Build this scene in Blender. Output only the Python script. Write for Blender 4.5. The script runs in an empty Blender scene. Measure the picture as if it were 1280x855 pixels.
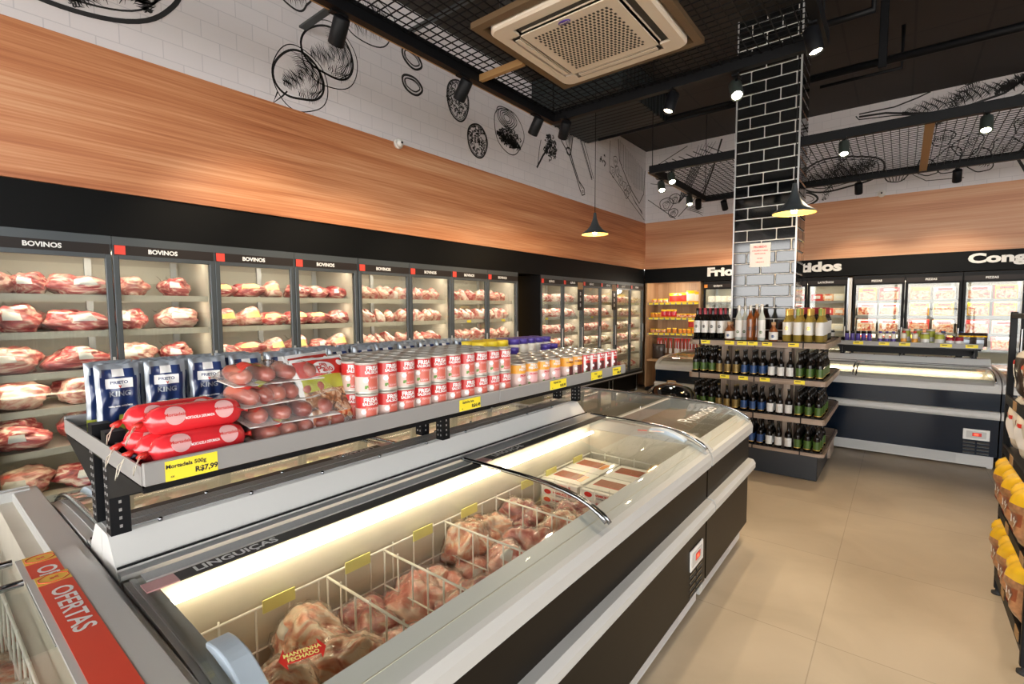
import bpy, math, random
from mathutils import Vector, Matrix
PI = math.pi
sc = bpy.context.scene
COL = sc.collection
random.seed(7)

# ------------------------------------------------------------------ camera, world, exposure
cam_d = bpy.data.cameras.new('camera'); cam = bpy.data.objects.new('camera', cam_d); COL.objects.link(cam)
sc.camera = cam
F_PX = 612.703
cam_d.sensor_width = 36; cam_d.lens = F_PX / 1280 * 36; cam_d.clip_start = .02; cam_d.clip_end = 100
yaw, pitch, roll = map(math.radians, (-38.45515, 3.87908, .27495))
fw = Vector((math.sin(yaw)*math.cos(pitch), math.cos(yaw)*math.cos(pitch), -math.sin(pitch)))
rt = Vector((math.cos(yaw), -math.sin(yaw), 0)); dn = fw.cross(rt)
r2 = rt*math.cos(roll) + dn*math.sin(roll); d2 = -rt*math.sin(roll) + dn*math.cos(roll)
mt = Matrix.Identity(4)
for i in range(3):
    mt[i][0] = r2[i]; mt[i][1] = -d2[i]; mt[i][2] = -fw[i]
mt[0][3], mt[1][3], mt[2][3] = 0, 0, 1.65
cam.matrix_world = mt

w = bpy.data.worlds.new('world'); sc.world = w; w.use_nodes = True
wn = w.node_tree.nodes; bg = wn['Background']
bg.inputs[0].default_value = (.98, .965, .94, 1); bg.inputs[1].default_value = 5.2
sc.view_settings.view_transform = 'Standard'; sc.view_settings.look = 'None'
sc.view_settings.gamma = 1; sc.view_settings.use_curve_mapping = False
sc.view_settings.exposure = .6
cy = sc.cycles
cy.use_denoising = True
cy.max_bounces = 8; cy.diffuse_bounces = 4; cy.glossy_bounces = 3; cy.transparent_max_bounces = 24
cy.transmission_bounces = 4; cy.sample_clamp_indirect = 6; cy.caustics_reflective = False; cy.caustics_refractive = False

# ------------------------------------------------------------------ materials
MATS = {}
def nodes_of(m): return m.node_tree.nodes, m.node_tree.links
def pbr(name, col, rough=.5, metal=0, coat=0, emit=None, es=0, var=0, vscale=8, bump=0, bscale=60, spec=.5, sss=0):
    m = bpy.data.materials.new(name); m.use_nodes = True; n, l = nodes_of(m); b = n['Principled BSDF']
    b.inputs['Base Color'].default_value = (*col, 1); b.inputs['Roughness'].default_value = rough
    b.inputs['Metallic'].default_value = metal; b.inputs['Coat Weight'].default_value = coat
    b.inputs['Specular IOR Level'].default_value = spec; b.inputs['Coat Roughness'].default_value = .08
    if emit: b.inputs['Emission Color'].default_value = (*emit, 1); b.inputs['Emission Strength'].default_value = es
    if var or bump:
        tc = n.new('ShaderNodeTexCoord')
    if var:
        t = n.new('ShaderNodeTexNoise'); t.inputs['Scale'].default_value = vscale; t.inputs['Detail'].default_value = 5
        l.new(tc.outputs['Object'], t.inputs['Vector'])
        r = n.new('ShaderNodeValToRGB'); l.new(t.outputs['Fac'], r.inputs[0])
        r.color_ramp.elements[0].position = .3; r.color_ramp.elements[1].position = .7
        r.color_ramp.elements[0].color = (*[max(0, c*(1-var)) for c in col], 1); r.color_ramp.elements[1].color = (*[min(1, c*(1+var)) for c in col], 1)
        l.new(r.outputs[0], b.inputs['Base Color'])
    if bump:
        t = n.new('ShaderNodeTexNoise'); t.inputs['Scale'].default_value = bscale; l.new(tc.outputs['Object'], t.inputs['Vector'])
        u = n.new('ShaderNodeBump'); u.inputs['Strength'].default_value = bump; u.inputs['Distance'].default_value = .01
        l.new(t.outputs['Fac'], u.inputs['Height']); l.new(u.outputs[0], b.inputs['Normal'])
    MATS[name] = m; return m

def glassy(name, tint=(1, 1, 1), rough=.02, ior=1.45, haze=0, hazecol=(1, 1, 1), bump=0, bscale=30):
    m = bpy.data.materials.new(name); m.use_nodes = True; n, l = nodes_of(m); n.remove(n['Principled BSDF'])
    o = n['Material Output']; tr = n.new('ShaderNodeBsdfTransparent'); tr.inputs[0].default_value = (*tint, 1)
    gl = n.new('ShaderNodeBsdfGlossy'); gl.inputs['Roughness'].default_value = rough
    lw = n.new('ShaderNodeLayerWeight'); f0 = ((ior-1)/(ior+1))**2
    pw = n.new('ShaderNodeMath'); pw.operation = 'POWER'; pw.inputs[1].default_value = 5; l.new(lw.outputs['Facing'], pw.inputs[0])
    fr = n.new('ShaderNodeMath'); fr.operation = 'MULTIPLY_ADD'; fr.inputs[1].default_value = 1-f0; fr.inputs[2].default_value = f0*1.5; l.new(pw.outputs[0], fr.inputs[0])
    mx = n.new('ShaderNodeMixShader'); l.new(fr.outputs[0], mx.inputs[0]); l.new(tr.outputs[0], mx.inputs[1]); l.new(gl.outputs[0], mx.inputs[2])
    out = mx
    if haze:
        df = n.new('ShaderNodeBsdfDiffuse'); df.inputs[0].default_value = (*hazecol, 1)
        m2 = n.new('ShaderNodeMixShader'); m2.inputs[0].default_value = haze
        l.new(mx.outputs[0], m2.inputs[1]); l.new(df.outputs[0], m2.inputs[2]); out = m2
    if bump:
        tc = n.new('ShaderNodeTexCoord'); t = n.new('ShaderNodeTexNoise'); t.inputs['Scale'].default_value = bscale; t.inputs['Detail'].default_value = 4
        l.new(tc.outputs['Object'], t.inputs['Vector'])
        u = n.new('ShaderNodeBump'); u.inputs['Strength'].default_value = bump; u.inputs['Distance'].default_value = .02
        l.new(t.outputs['Fac'], u.inputs['Height']); l.new(u.outputs[0], gl.inputs['Normal']); l.new(u.outputs[0], lw.inputs['Normal'])
    l.new(out.outputs[0], o.inputs[0]); MATS[name] = m; return m

def ramp_mat(name, stops, scale=6, detail=6, dist=1.5, rough=.3, coat=.3, stretch=(1, 1, 1), bump=.4, kind='NOISE', spec=.5, bdist=.01):
    m = bpy.data.materials.new(name); m.use_nodes = True; n, l = nodes_of(m); b = n['Principled BSDF']
    tc = n.new('ShaderNodeTexCoord'); mp = n.new('ShaderNodeMapping'); mp.inputs['Scale'].default_value = stretch
    l.new(tc.outputs['Object'], mp.inputs[0])
    oi = n.new('ShaderNodeObjectInfo'); ad = n.new('ShaderNodeVectorMath'); ad.operation = 'ADD'
    sc_ = n.new('ShaderNodeMath'); sc_.operation = 'MULTIPLY'; sc_.inputs[1].default_value = 20; l.new(oi.outputs['Random'], sc_.inputs[0])
    l.new(mp.outputs[0], ad.inputs[0]); l.new(sc_.outputs[0], ad.inputs[1])
    t = n.new('ShaderNodeTexNoise'); t.inputs['Scale'].default_value = scale; t.inputs['Detail'].default_value = detail
    t.inputs['Distortion'].default_value = dist; l.new(ad.outputs[0], t.inputs['Vector'])
    r = n.new('ShaderNodeValToRGB'); l.new(t.outputs['Fac'], r.inputs[0])
    el = r.color_ramp.elements
    while len(el) < len(stops): el.new(.5)
    for e, (p, c) in zip(el, stops): e.position = p; e.color = (*c, 1)
    l.new(r.outputs[0], b.inputs['Base Color']); b.inputs['Roughness'].default_value = rough; b.inputs['Coat Weight'].default_value = coat
    b.inputs['Coat Roughness'].default_value = .12; b.inputs['Specular IOR Level'].default_value = spec
    if bump:
        u = n.new('ShaderNodeBump'); u.inputs['Strength'].default_value = bump; u.inputs['Distance'].default_value = bdist
        l.new(t.outputs['Fac'], u.inputs['Height']); l.new(u.outputs[0], b.inputs['Normal'])
        l.new(u.outputs[0], b.inputs['Coat Normal'])
    MATS[name] = m; return m

G = lambda v: (v, v, v)
pbr('black_metal', (.005, .0055, .007), .5, spec=.2); pbr('black_gloss', (.004, .005, .006), .06, spec=.9)
pbr('panel_black', (.008, .0062, .0045), .4, spec=.2); pbr('panel_navy', (.003, .008, .018), .12, spec=.32)
pbr('fascia_black', (.0035, .004, .0045), .5, spec=.12); pbr('grey_frame', (.075, .088, .098), .42, metal=.4); pbr('grey_light', (.50, .50, .50), .35)
pbr('alu', (.56, .57, .58), .34, metal=.45); pbr('chrome', (.36, .38, .41), .16, metal=1); pbr('rail_grey', (.52, .52, .505), .38)
pbr('white_plastic', (.74, .74, .72), .35); pbr('blue_white', (.50, .60, .70), .3); pbr('shelf_lip', (.30, .295, .29), .4)
pbr('liner', (.60, .56, .47), .4, var=.08, vscale=4); pbr('shelf_board', (.55, .52, .45), .4, metal=.3)
pbr('cooler_liner', (.50, .46, .38), .45); pbr('white_wire', (.82, .80, .74), .35); pbr('yellow', (.95, .78, .04), .5)
pbr('label_yellow', (.92, .88, .30), .5); pbr('ink', (.02, .02, .022), .6); pbr('white', (.85, .85, .84), .45)
pbr('paper', (.8, .78, .74), .5); pbr('red', (.62, .035, .025), .35); pbr('red_sq', (.75, .06, .04), .45)
pbr('strip_dark', (.020, .015, .014), .5, spec=.3); pbr('strip_grey', (.060, .056, .054), .5, spec=.3); pbr('red_gloss', (.72, .03, .04), .2, coat=.5); pbr('pink_spot', (.75, .42, .42), .3, coat=.4)
pbr('offer_red', (.75, .075, .04), .4); pbr('offer_yellow', (.85, .55, .08), .4); pbr('tin', (.56, .54, .49), .3, metal=.45)
pbr('can_red', (.58, .03, .03), .3, coat=.3); pbr('can_pale', (.68, .50, .45), .35); pbr('can_orange', (.85, .38, .04), .35); pbr('can_brown', (.12, .03, .03), .35)
pbr('saus_red', (.62, .14, .10), .35); pbr('navy', (.015, .035, .13), .3, coat=.4); pbr('silver', (.42, .47, .53), .28, metal=.4)
pbr('olive', (.45, .48, .06), .45); pbr('cap_yellow', (.88, .66, .03), .4); pbr('cap_purple', (.08, .05, .30), .35); pbr('cream', (.80, .74, .62), .4)
pbr('glass_dark', (.006, .004, .003), .10, spec=.35); pbr('glass_wine', (.004, .005, .005), .08, spec=.4); pbr('glass_gold', (.26, .19, .035), .1, coat=.5)
pbr('glass_amber', (.20, .055, .01), .1, coat=.4); pbr('glass_clear', (.45, .50, .47), .1, coat=.5)
pbr('lab_green', (.055, .115, .018), .35); pbr('lab_gold', (.24, .16, .045), .35, metal=.3); pbr('lab_blue', (.018, .06, .19), .35); pbr('lab_white', (.72, .72, .70), .4)
pbr('gold', (.75, .48, .12), .3, metal=.7); pbr('foil_red', (.35, .02, .04), .3); pbr('foil_green', (.22, .30, .04), .3)
pbr('brass_wood', (.36, .21, .085), .5); pbr('ac_cream', (.78, .70, .60), .42); pbr('ac_dark', (.03, .03, .03), .5); pbr('trim_tan', (.15, .095, .05), .5)
pbr('green_leaf', (.12, .28, .05), .5); pbr('orange_pack', (.85, .30, .04), .35, coat=.3); pbr('yellow_bag', (.9, .55, .02), .25, coat=.5)
pbr('bag_brown', (.42, .20, .09), .3, coat=.5, var=.35, vscale=40); pbr('bag_white', (.75, .70, .62), .35, coat=.4); pbr('bag_beans', (.05, .035, .03), .35, coat=.4, var=.9, vscale=70)
pbr('bag_nuts', (.48, .22, .10), .35, coat=.4, var=.45, vscale=70); pbr('ad_blue', (.05, .22, .42), .3); pbr('carton', (.42, .25, .13), .6)
pbr('rubber', (.02, .02, .02), .7); pbr('brown_print', (.30, .08, .03), .4); pbr('copper_in', (.8, .5, .16), .35, metal=.6)
pbr('grey_base', (.022, .026, .032), .38)
pbr('lamp_green', (.035, .045, .04), .45)
pbr('led', (1, .9, .7), .5, emit=(1, .86, .62), es=6); pbr('led_tube', (1, .9, .7), .5, emit=(1, .84, .60), es=12); pbr('lamp_lit', (1, .9, .7), .5, emit=(1, .80, .52), es=45)
pbr('bulb', (1, .8, .5), .5, emit=(1, .72, .35), es=40); pbr('lit_wall_glow', (1, .7, .3), .5, emit=(1, .55, .12), es=3); pbr('red_led', (1, .1, .05), .5, emit=(1, .05, .02), es=3)
ramp_mat('beef', [(.30, (.16, .018, .022)), (.44, (.42, .060, .065)), (.53, (.60, .17, .15)), (.60, (.80, .55, .44)), (.72, (.86, .70, .56))], scale=8.5, dist=2.6, stretch=(1, .5, 1.7), coat=.5, bdist=.02)
ramp_mat('beef_pale', [(.30, (.40, .07, .07)), (.45, (.62, .22, .19)), (.54, (.78, .48, .38)), (.70, (.88, .72, .58))], scale=8, dist=2.6, stretch=(1, .55, 1.6), coat=.5, bdist=.02)
ramp_mat('pack_pink', [(.34, (.40, .05, .05)), (.45, (.62, .22, .19)), (.53, (.82, .60, .52)), (.62, (.88, .78, .70))], scale=11, dist=2, stretch=(.6, 1, .6), coat=.5, bdist=.01)
ramp_mat('pack_pale', [(.36, (.30, .22, .12)), (.48, (.60, .50, .36)), (.56, (.84, .76, .62))], scale=12, dist=2, coat=.5)
ramp_mat('chicken', [(.30, (.50, .09, .05)), (.42, (.80, .28, .17)), (.51, (.92, .55, .38)), (.60, (.96, .78, .62))], scale=9, dist=2.8, coat=.6, bdist=.02)
ramp_mat('ham', [(.30, (.46, .06, .04)), (.44, (.76, .22, .16)), (.55, (.90, .46, .36)), (.64, (.95, .76, .64))], scale=8, dist=2.0, coat=.6, bdist=.015)
ramp_mat('sausage', [(.35, (.24, .035, .022)), (.5, (.44, .10, .065)), (.68, (.56, .19, .13))], scale=8, dist=.8, coat=.6, bump=.15)
ramp_mat('print_mix', [(.38, (.50, .04, .02)), (.46, (.80, .30, .10)), (.54, (.85, .72, .50)), (.62, (.60, .10, .05)), (.7, (.9, .8, .65))], scale=22, dist=1, rough=.35, bump=0)
ramp_mat('food_print', [(.36, (.06, .03, .02)), (.46, (.40, .16, .06)), (.55, (.74, .60, .42)), (.64, (.30, .10, .05))], scale=30, dist=1, rough=.35, bump=.1)
glassy('glass', (.96, .98, .97)); glassy('glass_lid', (.95, .97, .94), rough=.03, ior=1.5)
glassy('film', (.95, .94, .92), rough=.15, ior=1.5, haze=.10, hazecol=(.9, .82, .72), bump=1, bscale=38)
glassy('film_clear', (.97, .97, .97), rough=.1, ior=1.5, haze=.05, bump=1, bscale=34)
glassy('film_pack', (.93, .95, .98), rough=.12, ior=1.6, haze=.16, hazecol=(.75, .8, .88), bump=.8, bscale=40)

def wood_mat(name, axis, stops, grain=1.0, rough=.45, seam=None):
    m = bpy.data.materials.new(name); m.use_nodes = True; n, l = nodes_of(m); b = n['Principled BSDF']
    tc = n.new('ShaderNodeTexCoord'); mp = n.new('ShaderNodeMapping')
    s = [9*grain]*3; s[axis] = .35*grain; mp.inputs['Scale'].default_value = s; l.new(tc.outputs['Object'], mp.inputs[0])
    t = n.new('ShaderNodeTexNoise'); t.inputs['Scale'].default_value = .55; t.inputs['Detail'].default_value = 3; t.inputs['Distortion'].default_value = .5
    l.new(mp.outputs[0], t.inputs['Vector'])
    mp2 = n.new('ShaderNodeMapping'); s2 = [75*grain]*3; s2[axis] = 1.2*grain; mp2.inputs['Scale'].default_value = s2; l.new(tc.outputs['Object'], mp2.inputs[0])
    t2 = n.new('ShaderNodeTexNoise'); t2.inputs['Scale'].default_value = 1; t2.inputs['Detail'].default_value = 4; l.new(mp2.outputs[0], t2.inputs['Vector'])
    mx = n.new('ShaderNodeMix'); mx.data_type = 'FLOAT'; mx.inputs[0].default_value = .38
    l.new(t.outputs['Fac'], mx.inputs[2]); l.new(t2.outputs['Fac'], mx.inputs[3])
    r = n.new('ShaderNodeValToRGB'); l.new(mx.outputs[0], r.inputs[0]); el = r.color_ramp.elements
    while len(el) < len(stops): el.new(.5)
    for e, (p, c) in zip(el, stops): e.position = p; e.color = (*c, 1)
    l.new(r.outputs[0], b.inputs['Base Color']); b.inputs['Roughness'].default_value = rough
    MATS[name] = m
WS = [(.36, (.38, .125, .05)), (.46, (.52, .20, .085)), (.54, (.62, .275, .13)), (.66, (.74, .42, .24))]
wood_mat('wood_y', 1, WS); wood_mat('wood_x', 0, [(.36, (.48, .20, .095)), (.46, (.60, .28, .14)), (.54, (.66, .34, .185)), (.66, (.72, .42, .25))])
SW = [(.36, (.22, .155, .11)), (.5, (.36, .27, .205)), (.64, (.46, .36, .29))]
wood_mat('shelf_wood', 0, SW, 1.6); wood_mat('core_wood', 2, SW, 1.6)
wood_mat('niche_wood', 2, [(.36, (.36, .21, .11)), (.5, (.50, .31, .17)), (.64, (.60, .39, .23))], 1.2)

def wall_print():
    m = bpy.data.materials.new('wall_print'); m.use_nodes = True; n, l = nodes_of(m); b = n['Principled BSDF']
    tc = n.new('ShaderNodeTexCoord'); sp = n.new('ShaderNodeSeparateXYZ'); l.new(tc.outputs['Object'], sp.inputs[0])
    ad = n.new('ShaderNodeMath'); l.new(sp.outputs[0], ad.inputs[0]); l.new(sp.outputs[1], ad.inputs[1])
    cb = n.new('ShaderNodeCombineXYZ'); l.new(ad.outputs[0], cb.inputs[0]); l.new(sp.outputs[2], cb.inputs[1])
    br = n.new('ShaderNodeTexBrick'); l.new(cb.outputs[0], br.inputs['Vector']); br.inputs['Scale'].default_value = 1
    br.inputs['Color1'].default_value = (.74, .71, .73, 1); br.inputs['Color2'].default_value = (.77, .74, .76, 1); br.inputs['Mortar'].default_value = (.62, .60, .63, 1)
    br.inputs['Mortar Size'].default_value = .004; br.inputs['Brick Width'].default_value = .24; br.inputs['Row Height'].default_value = .12
    br.inputs['Mortar Smooth'].default_value = .5
    l.new(br.outputs[0], b.inputs['Base Color']); b.inputs['Roughness'].default_value = .6; MATS['wall_print'] = m
wall_print()
def floor_mat():
    m = bpy.data.materials.new('floor_tile'); m.use_nodes = True; n, l = nodes_of(m); b = n['Principled BSDF']
    tc = n.new('ShaderNodeTexCoord'); mp = n.new('ShaderNodeMapping'); mp.inputs['Location'].default_value = (.27, .25, 0); l.new(tc.outputs['Object'], mp.inputs[0])
    br = n.new('ShaderNodeTexBrick'); l.new(mp.outputs[0], br.inputs['Vector']); br.offset = 0; br.inputs['Scale'].default_value = 1
    br.inputs['Brick Width'].default_value = 1.0; br.inputs['Row Height'].default_value = 1.0; br.inputs['Mortar Size'].default_value = .0025
    br.inputs['Mortar'].default_value = (.72, .70, .68, 1); br.inputs['Color1'].default_value = (1, 1, 1, 1); br.inputs['Color2'].default_value = (.96, .96, .96, 1)
    t = n.new('ShaderNodeTexNoise'); t.inputs['Scale'].default_value = 1.6; t.inputs['Detail'].default_value = 7; t.inputs['Distortion'].default_value = .7; l.new(tc.outputs['Object'], t.inputs['Vector'])
    r = n.new('ShaderNodeValToRGB'); l.new(t.outputs['Fac'], r.inputs[0]); r.color_ramp.elements[0].position = .3; r.color_ramp.elements[1].position = .7
    r.color_ramp.elements[0].color = (.41, .335, .24, 1); r.color_ramp.elements[1].color = (.53, .44, .325, 1)
    mx = n.new('ShaderNodeMix'); mx.data_type = 'RGBA'; mx.blend_type = 'MULTIPLY'; mx.inputs[0].default_value = 1
    l.new(r.outputs[0], mx.inputs[6]); l.new(br.outputs[0], mx.inputs[7]); l.new(mx.outputs[2], b.inputs['Base Color'])
    b.inputs['Roughness'].default_value = .38; b.inputs['Specular IOR Level'].default_value = .35; MATS['floor_tile'] = m
floor_mat()
def dots_mat(name, base, hole, scale, th=.28, stretch=(1, 1, 1), rough=.4):
    m = bpy.data.materials.new(name); m.use_nodes = True; n, l = nodes_of(m); b = n['Principled BSDF']
    tc = n.new('ShaderNodeTexCoord'); mp = n.new('ShaderNodeMapping'); mp.inputs['Scale'].default_value = stretch; l.new(tc.outputs['Object'], mp.inputs[0])
    v = n.new('ShaderNodeTexVoronoi'); v.inputs['Scale'].default_value = scale; v.inputs['Randomness'].default_value = 0; l.new(mp.outputs[0], v.inputs['Vector'])
    c = n.new('ShaderNodeMath'); c.operation = 'LESS_THAN'; c.inputs[1].default_value = th; l.new(v.outputs['Distance'], c.inputs[0])
    mx = n.new('ShaderNodeMix'); mx.data_type = 'RGBA'; l.new(c.outputs[0], mx.inputs[0]); mx.inputs[6].default_value = (*base, 1); mx.inputs[7].default_value = (*hole, 1)
    l.new(mx.outputs[2], b.inputs['Base Color']); b.inputs['Roughness'].default_value = rough; MATS[name] = m
dots_mat('perf_grey', (.34, .35, .35), (.09, .09, .095), 80, .30)
dots_mat('perf_cream', (.62, .58, .48), (.10, .09, .08), 26, .22, (1, 1, 2))
dots_mat('perf_plinth', (.45, .45, .44), (.20, .20, .20), 60, .32)
def ceil_mat():
    m = bpy.data.materials.new('ceiling_dark'); m.use_nodes = True; n, l = nodes_of(m); b = n['Principled BSDF']
    tc = n.new('ShaderNodeTexCoord'); br = n.new('ShaderNodeTexBrick'); l.new(tc.outputs['Object'], br.inputs['Vector']); br.offset = 0; br.inputs['Scale'].default_value = 1
    br.inputs['Brick Width'].default_value = .62; br.inputs['Row Height'].default_value = 2.4; br.inputs['Mortar Size'].default_value = .012
    br.inputs['Color1'].default_value = (.018, .014, .012, 1); br.inputs['Color2'].default_value = (.020, .0155, .013, 1); br.inputs['Mortar'].default_value = (.006, .005, .005, 1)
    l.new(br.outputs[0], b.inputs['Base Color']); b.inputs['Roughness'].default_value = .7; MATS['ceiling_dark'] = m
ceil_mat()
pbr('ceiling_navy', (.014, .020, .022), .6)

# ------------------------------------------------------------------ mesh helpers
TXT = {}
def text_geo(s, size=1, bold=.03):
    k = (s, bold)
    if k not in TXT:
        c = bpy.data.curves.new('t', 'FONT'); c.body = s; c.size = 1; c.offset = bold; c.align_x = 'CENTER'; c.align_y = 'CENTER'; c.resolution_u = 3
        o = bpy.data.objects.new('t', c); COL.objects.link(o); bpy.context.view_layer.update()
        dg = bpy.context.evaluated_depsgraph_get(); me = o.evaluated_get(dg).to_mesh()
        TXT[k] = ([tuple(v.co) for v in me.vertices], [tuple(p.vertices) for p in me.polygons])
        o.evaluated_get(dg).to_mesh_clear(); bpy.data.objects.remove(o); bpy.data.curves.remove(c)
    V, Fc = TXT[k]
    return [(x*size, y*size, 0) for x, y, _ in V], Fc

def disc_geo(rx, ry, n=20, rings=4):
    V = [(0, 0)]; Fc = []
    for k in range(1, rings+1):
        for i in range(n): V.append((rx*k/rings*math.cos(2*PI*i/n), ry*k/rings*math.sin(2*PI*i/n)))
    for i in range(n): Fc.append((0, 1+i, 1+(i+1) % n))
    for k in range(rings-1):
        for i in range(n): Fc.append((1+k*n+i, 1+(k+1)*n+i, 1+(k+1)*n+(i+1) % n, 1+k*n+(i+1) % n))
    return V, Fc
class MB:
    def __init__(s): s.v = []; s.f = []; s.m = []; s.sm = []; s.mats = []
    def mi(s, n):
        if n not in s.mats: s.mats.append(n)
        return s.mats.index(n)
    def add(s, V, Fc, mat, smooth=False, M=None, fn=None):
        b = len(s.v)
        for p in V:
            if fn: p = fn(p)
            if M is not None: p = M @ Vector(p)
            s.v.append(tuple(p))
        i = s.mi(mat)
        for f in Fc: s.f.append(tuple(b+q for q in f)); s.m.append(i); s.sm.append(smooth)
        return s
    def box(s, x0, x1, y0, y1, z0, z1, mat, M=None, c=0):
        if c:
            # chamfered box: outline in each axis inset
            V = []; Fc = []
            xs = (x0, x1); ys = (y0, y1); zs = (z0, z1)
            sg = lambda i: 1 if i == 0 else -1
            idx = {}
            for i in (0, 1):
                for j in (0, 1):
                    for k in (0, 1):
                        X, Y, Z = xs[i], ys[j], zs[k]
                        for a in range(3):
                            p = [X+c*sg(i), Y+c*sg(j), Z+c*sg(k)]
                            p[a] = (X, Y, Z)[a]; idx[i, j, k, a] = len(V); V.append(tuple(p))
            for a, (b_, c_) in enumerate(((1, 2), (2, 0), (0, 1))):
                for e in (0, 1):
                    q = []
                    for (u, w_) in ((0, 0), (1, 0), (1, 1), (0, 1)):
                        t = [0, 0, 0]; t[a] = e; t[b_] = u; t[c_] = w_; q.append(idx[t[0], t[1], t[2], a])
                    Fc.append(q if e else q[::-1])
            for a, (b_, c_) in enumerate(((1, 2), (2, 0), (0, 1))):
                for u in (0, 1):
                    for w_ in (0, 1):
                        t0 = [0]*3; t1 = [0]*3; t1[a] = 1
                        for t in (t0, t1): t[b_] = u; t[c_] = w_
                        q = [idx[t0[0], t0[1], t0[2], b_], idx[t1[0], t1[1], t1[2], b_], idx[t1[0], t1[1], t1[2], c_], idx[t0[0], t0[1], t0[2], c_]]
                        Fc.append(q if (u == w_) else q[::-1])
            for i in (0, 1):
                for j in (0, 1):
                    for k in (0, 1):
                        q = [idx[i, j, k, a] for a in range(3)]; Fc.append(q if (i+j+k) % 2 else q[::-1])
            return s.add(V, Fc, mat, False, M)
        V = [(x, y, z) for x in (x0, x1) for y in (y0, y1) for z in (z0, z1)]
        Fc = [(0, 1, 3, 2), (4, 6, 7, 5), (0, 4, 5, 1), (2, 3, 7, 6), (0, 2, 6, 4), (1, 5, 7, 3)]
        return s.add(V, Fc, mat, False, M)
    def lathe(s, prof, n, mat, M=None, smooth=True, cap=True, matf=None):
        V = []; Fc = []
        for r, z in prof:
            for i in range(n): a = 2*PI*i/n; V.append((r*math.cos(a), r*math.sin(a), z))
        if matf:
            s.add(V, [], mat, M=M); b = len(s.v)-len(V)
            for j in range(len(prof)-1):
                for i in range(n):
                    s.f.append((b+j*n+i, b+j*n+(i+1) % n, b+(j+1)*n+(i+1) % n, b+(j+1)*n+i)); s.m.append(s.mi(matf(j, i))); s.sm.append(smooth)
            if cap:
                s.f.append(tuple(b+i for i in range(n))[::-1]); s.m.append(s.mi(matf(0, 0))); s.sm.append(False)
                s.f.append(tuple(b+(len(prof)-1)*n+i for i in range(n))); s.m.append(s.mi(matf(len(prof)-2, 0))); s.sm.append(False)
            return s
        for j in range(len(prof)-1):
            for i in range(n): Fc.append((j*n+i, j*n+(i+1) % n, (j+1)*n+(i+1) % n, (j+1)*n+i))
        s.add(V, Fc, mat, smooth, M)
        if cap:
            b = len(s.v)-len(V); i_ = s.mi(mat)
            s.f.append(tuple(b+i for i in range(n))[::-1]); s.m.append(i_); s.sm.append(False)
            s.f.append(tuple(b+(len(prof)-1)*n+i for i in range(n))); s.m.append(i_); s.sm.append(False)
        return s
    def tube(s, pts, r, n, mat, smooth=True, closed=False):
        P = [Vector(p) for p in pts]; V = []; Fc = []; m = len(P)
        up = None
        for k in range(m):
            if closed: d = P[(k+1) % m]-P[k-1]
            else: d = P[min(k+1, m-1)]-P[max(k-1, 0)]
            d.normalize()
            if up is None: up = Vector((0, 0, 1)) if abs(d.z) < .9 else Vector((1, 0, 0))
            a = d.cross(up); a.normalize(); b = a.cross(d); b.normalize(); up = b
            rr = r[k] if isinstance(r, (list, tuple)) else r
            for i in range(n): t = 2*PI*i/n+PI/n; V.append(tuple(P[k]+a*math.cos(t)*rr+b*math.sin(t)*rr))
        for k in range(m if closed else m-1):
            k2 = (k+1) % m
            for i in range(n): Fc.append((k*n+i, k2*n+i, k2*n+(i+1) % n, k*n+(i+1) % n))
        if not closed: Fc += [tuple(range(n)), tuple((m-1)*n+i for i in range(n))[::-1]]
        return s.add(V, Fc, mat, smooth)
    def prism(s, poly, a0, a1, mat, axis='y', smooth=False, close=True, caps=True):
        # poly: list of 2D points, extruded along axis; axis y -> (x,z), axis x -> (y,z), axis z -> (x,y)
        def P(p, a): return {'y': (p[0], a, p[1]), 'x': (a, p[0], p[1]), 'z': (p[0], p[1], a)}[axis]
        n = len(poly); V = [P(p, a0) for p in poly]+[P(p, a1) for p in poly]
        Fc = [(i, (i+1) % n, n+(i+1) % n, n+i) for i in range(n if close else n-1)]
        s.add(V, Fc, mat, smooth)
        if close and caps:
            b = len(s.v)-2*n; i_ = s.mi(mat)
            s.f.append(tuple(b+i for i in range(n))[::-1]); s.m.append(i_); s.sm.append(False)
            s.f.append(tuple(b+n+i for i in range(n))); s.m.append(i_); s.sm.append(False)
        return s
    def text(s, t, size, mat, M, bold=.03, fn=None):
        V, Fc = text_geo(t, size, bold); return s.add(V, Fc, mat, False, M, fn)
    def mesh(s, name):
        me = bpy.data.meshes.new(name); me.from_pydata(s.v, [], s.f)
        for n in s.mats: me.materials.append(MATS[n])
        me.polygons.foreach_set('material_index', s.m); me.polygons.foreach_set('use_smooth', s.sm); me.update(); return me
    def build(s, name, parent=None, loc=None, rz=None, bevel=0, fix=True):
        me = s.mesh(name)
        if fix:
            import bmesh
            b = bmesh.new(); b.from_mesh(me); bmesh.ops.recalc_face_normals(b, faces=b.faces); b.to_mesh(me); b.free()
        o = bpy.data.objects.new(name, me); COL.objects.link(o)
        if parent: o.parent = parent
        if loc: o.location = loc
        if rz: o.rotation_euler.z = rz
        if bevel:
            md = o.modifiers.new('bevel', 'BEVEL'); md.width = bevel; md.segments = 2; md.limit_method = 'ANGLE'
        return o

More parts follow.
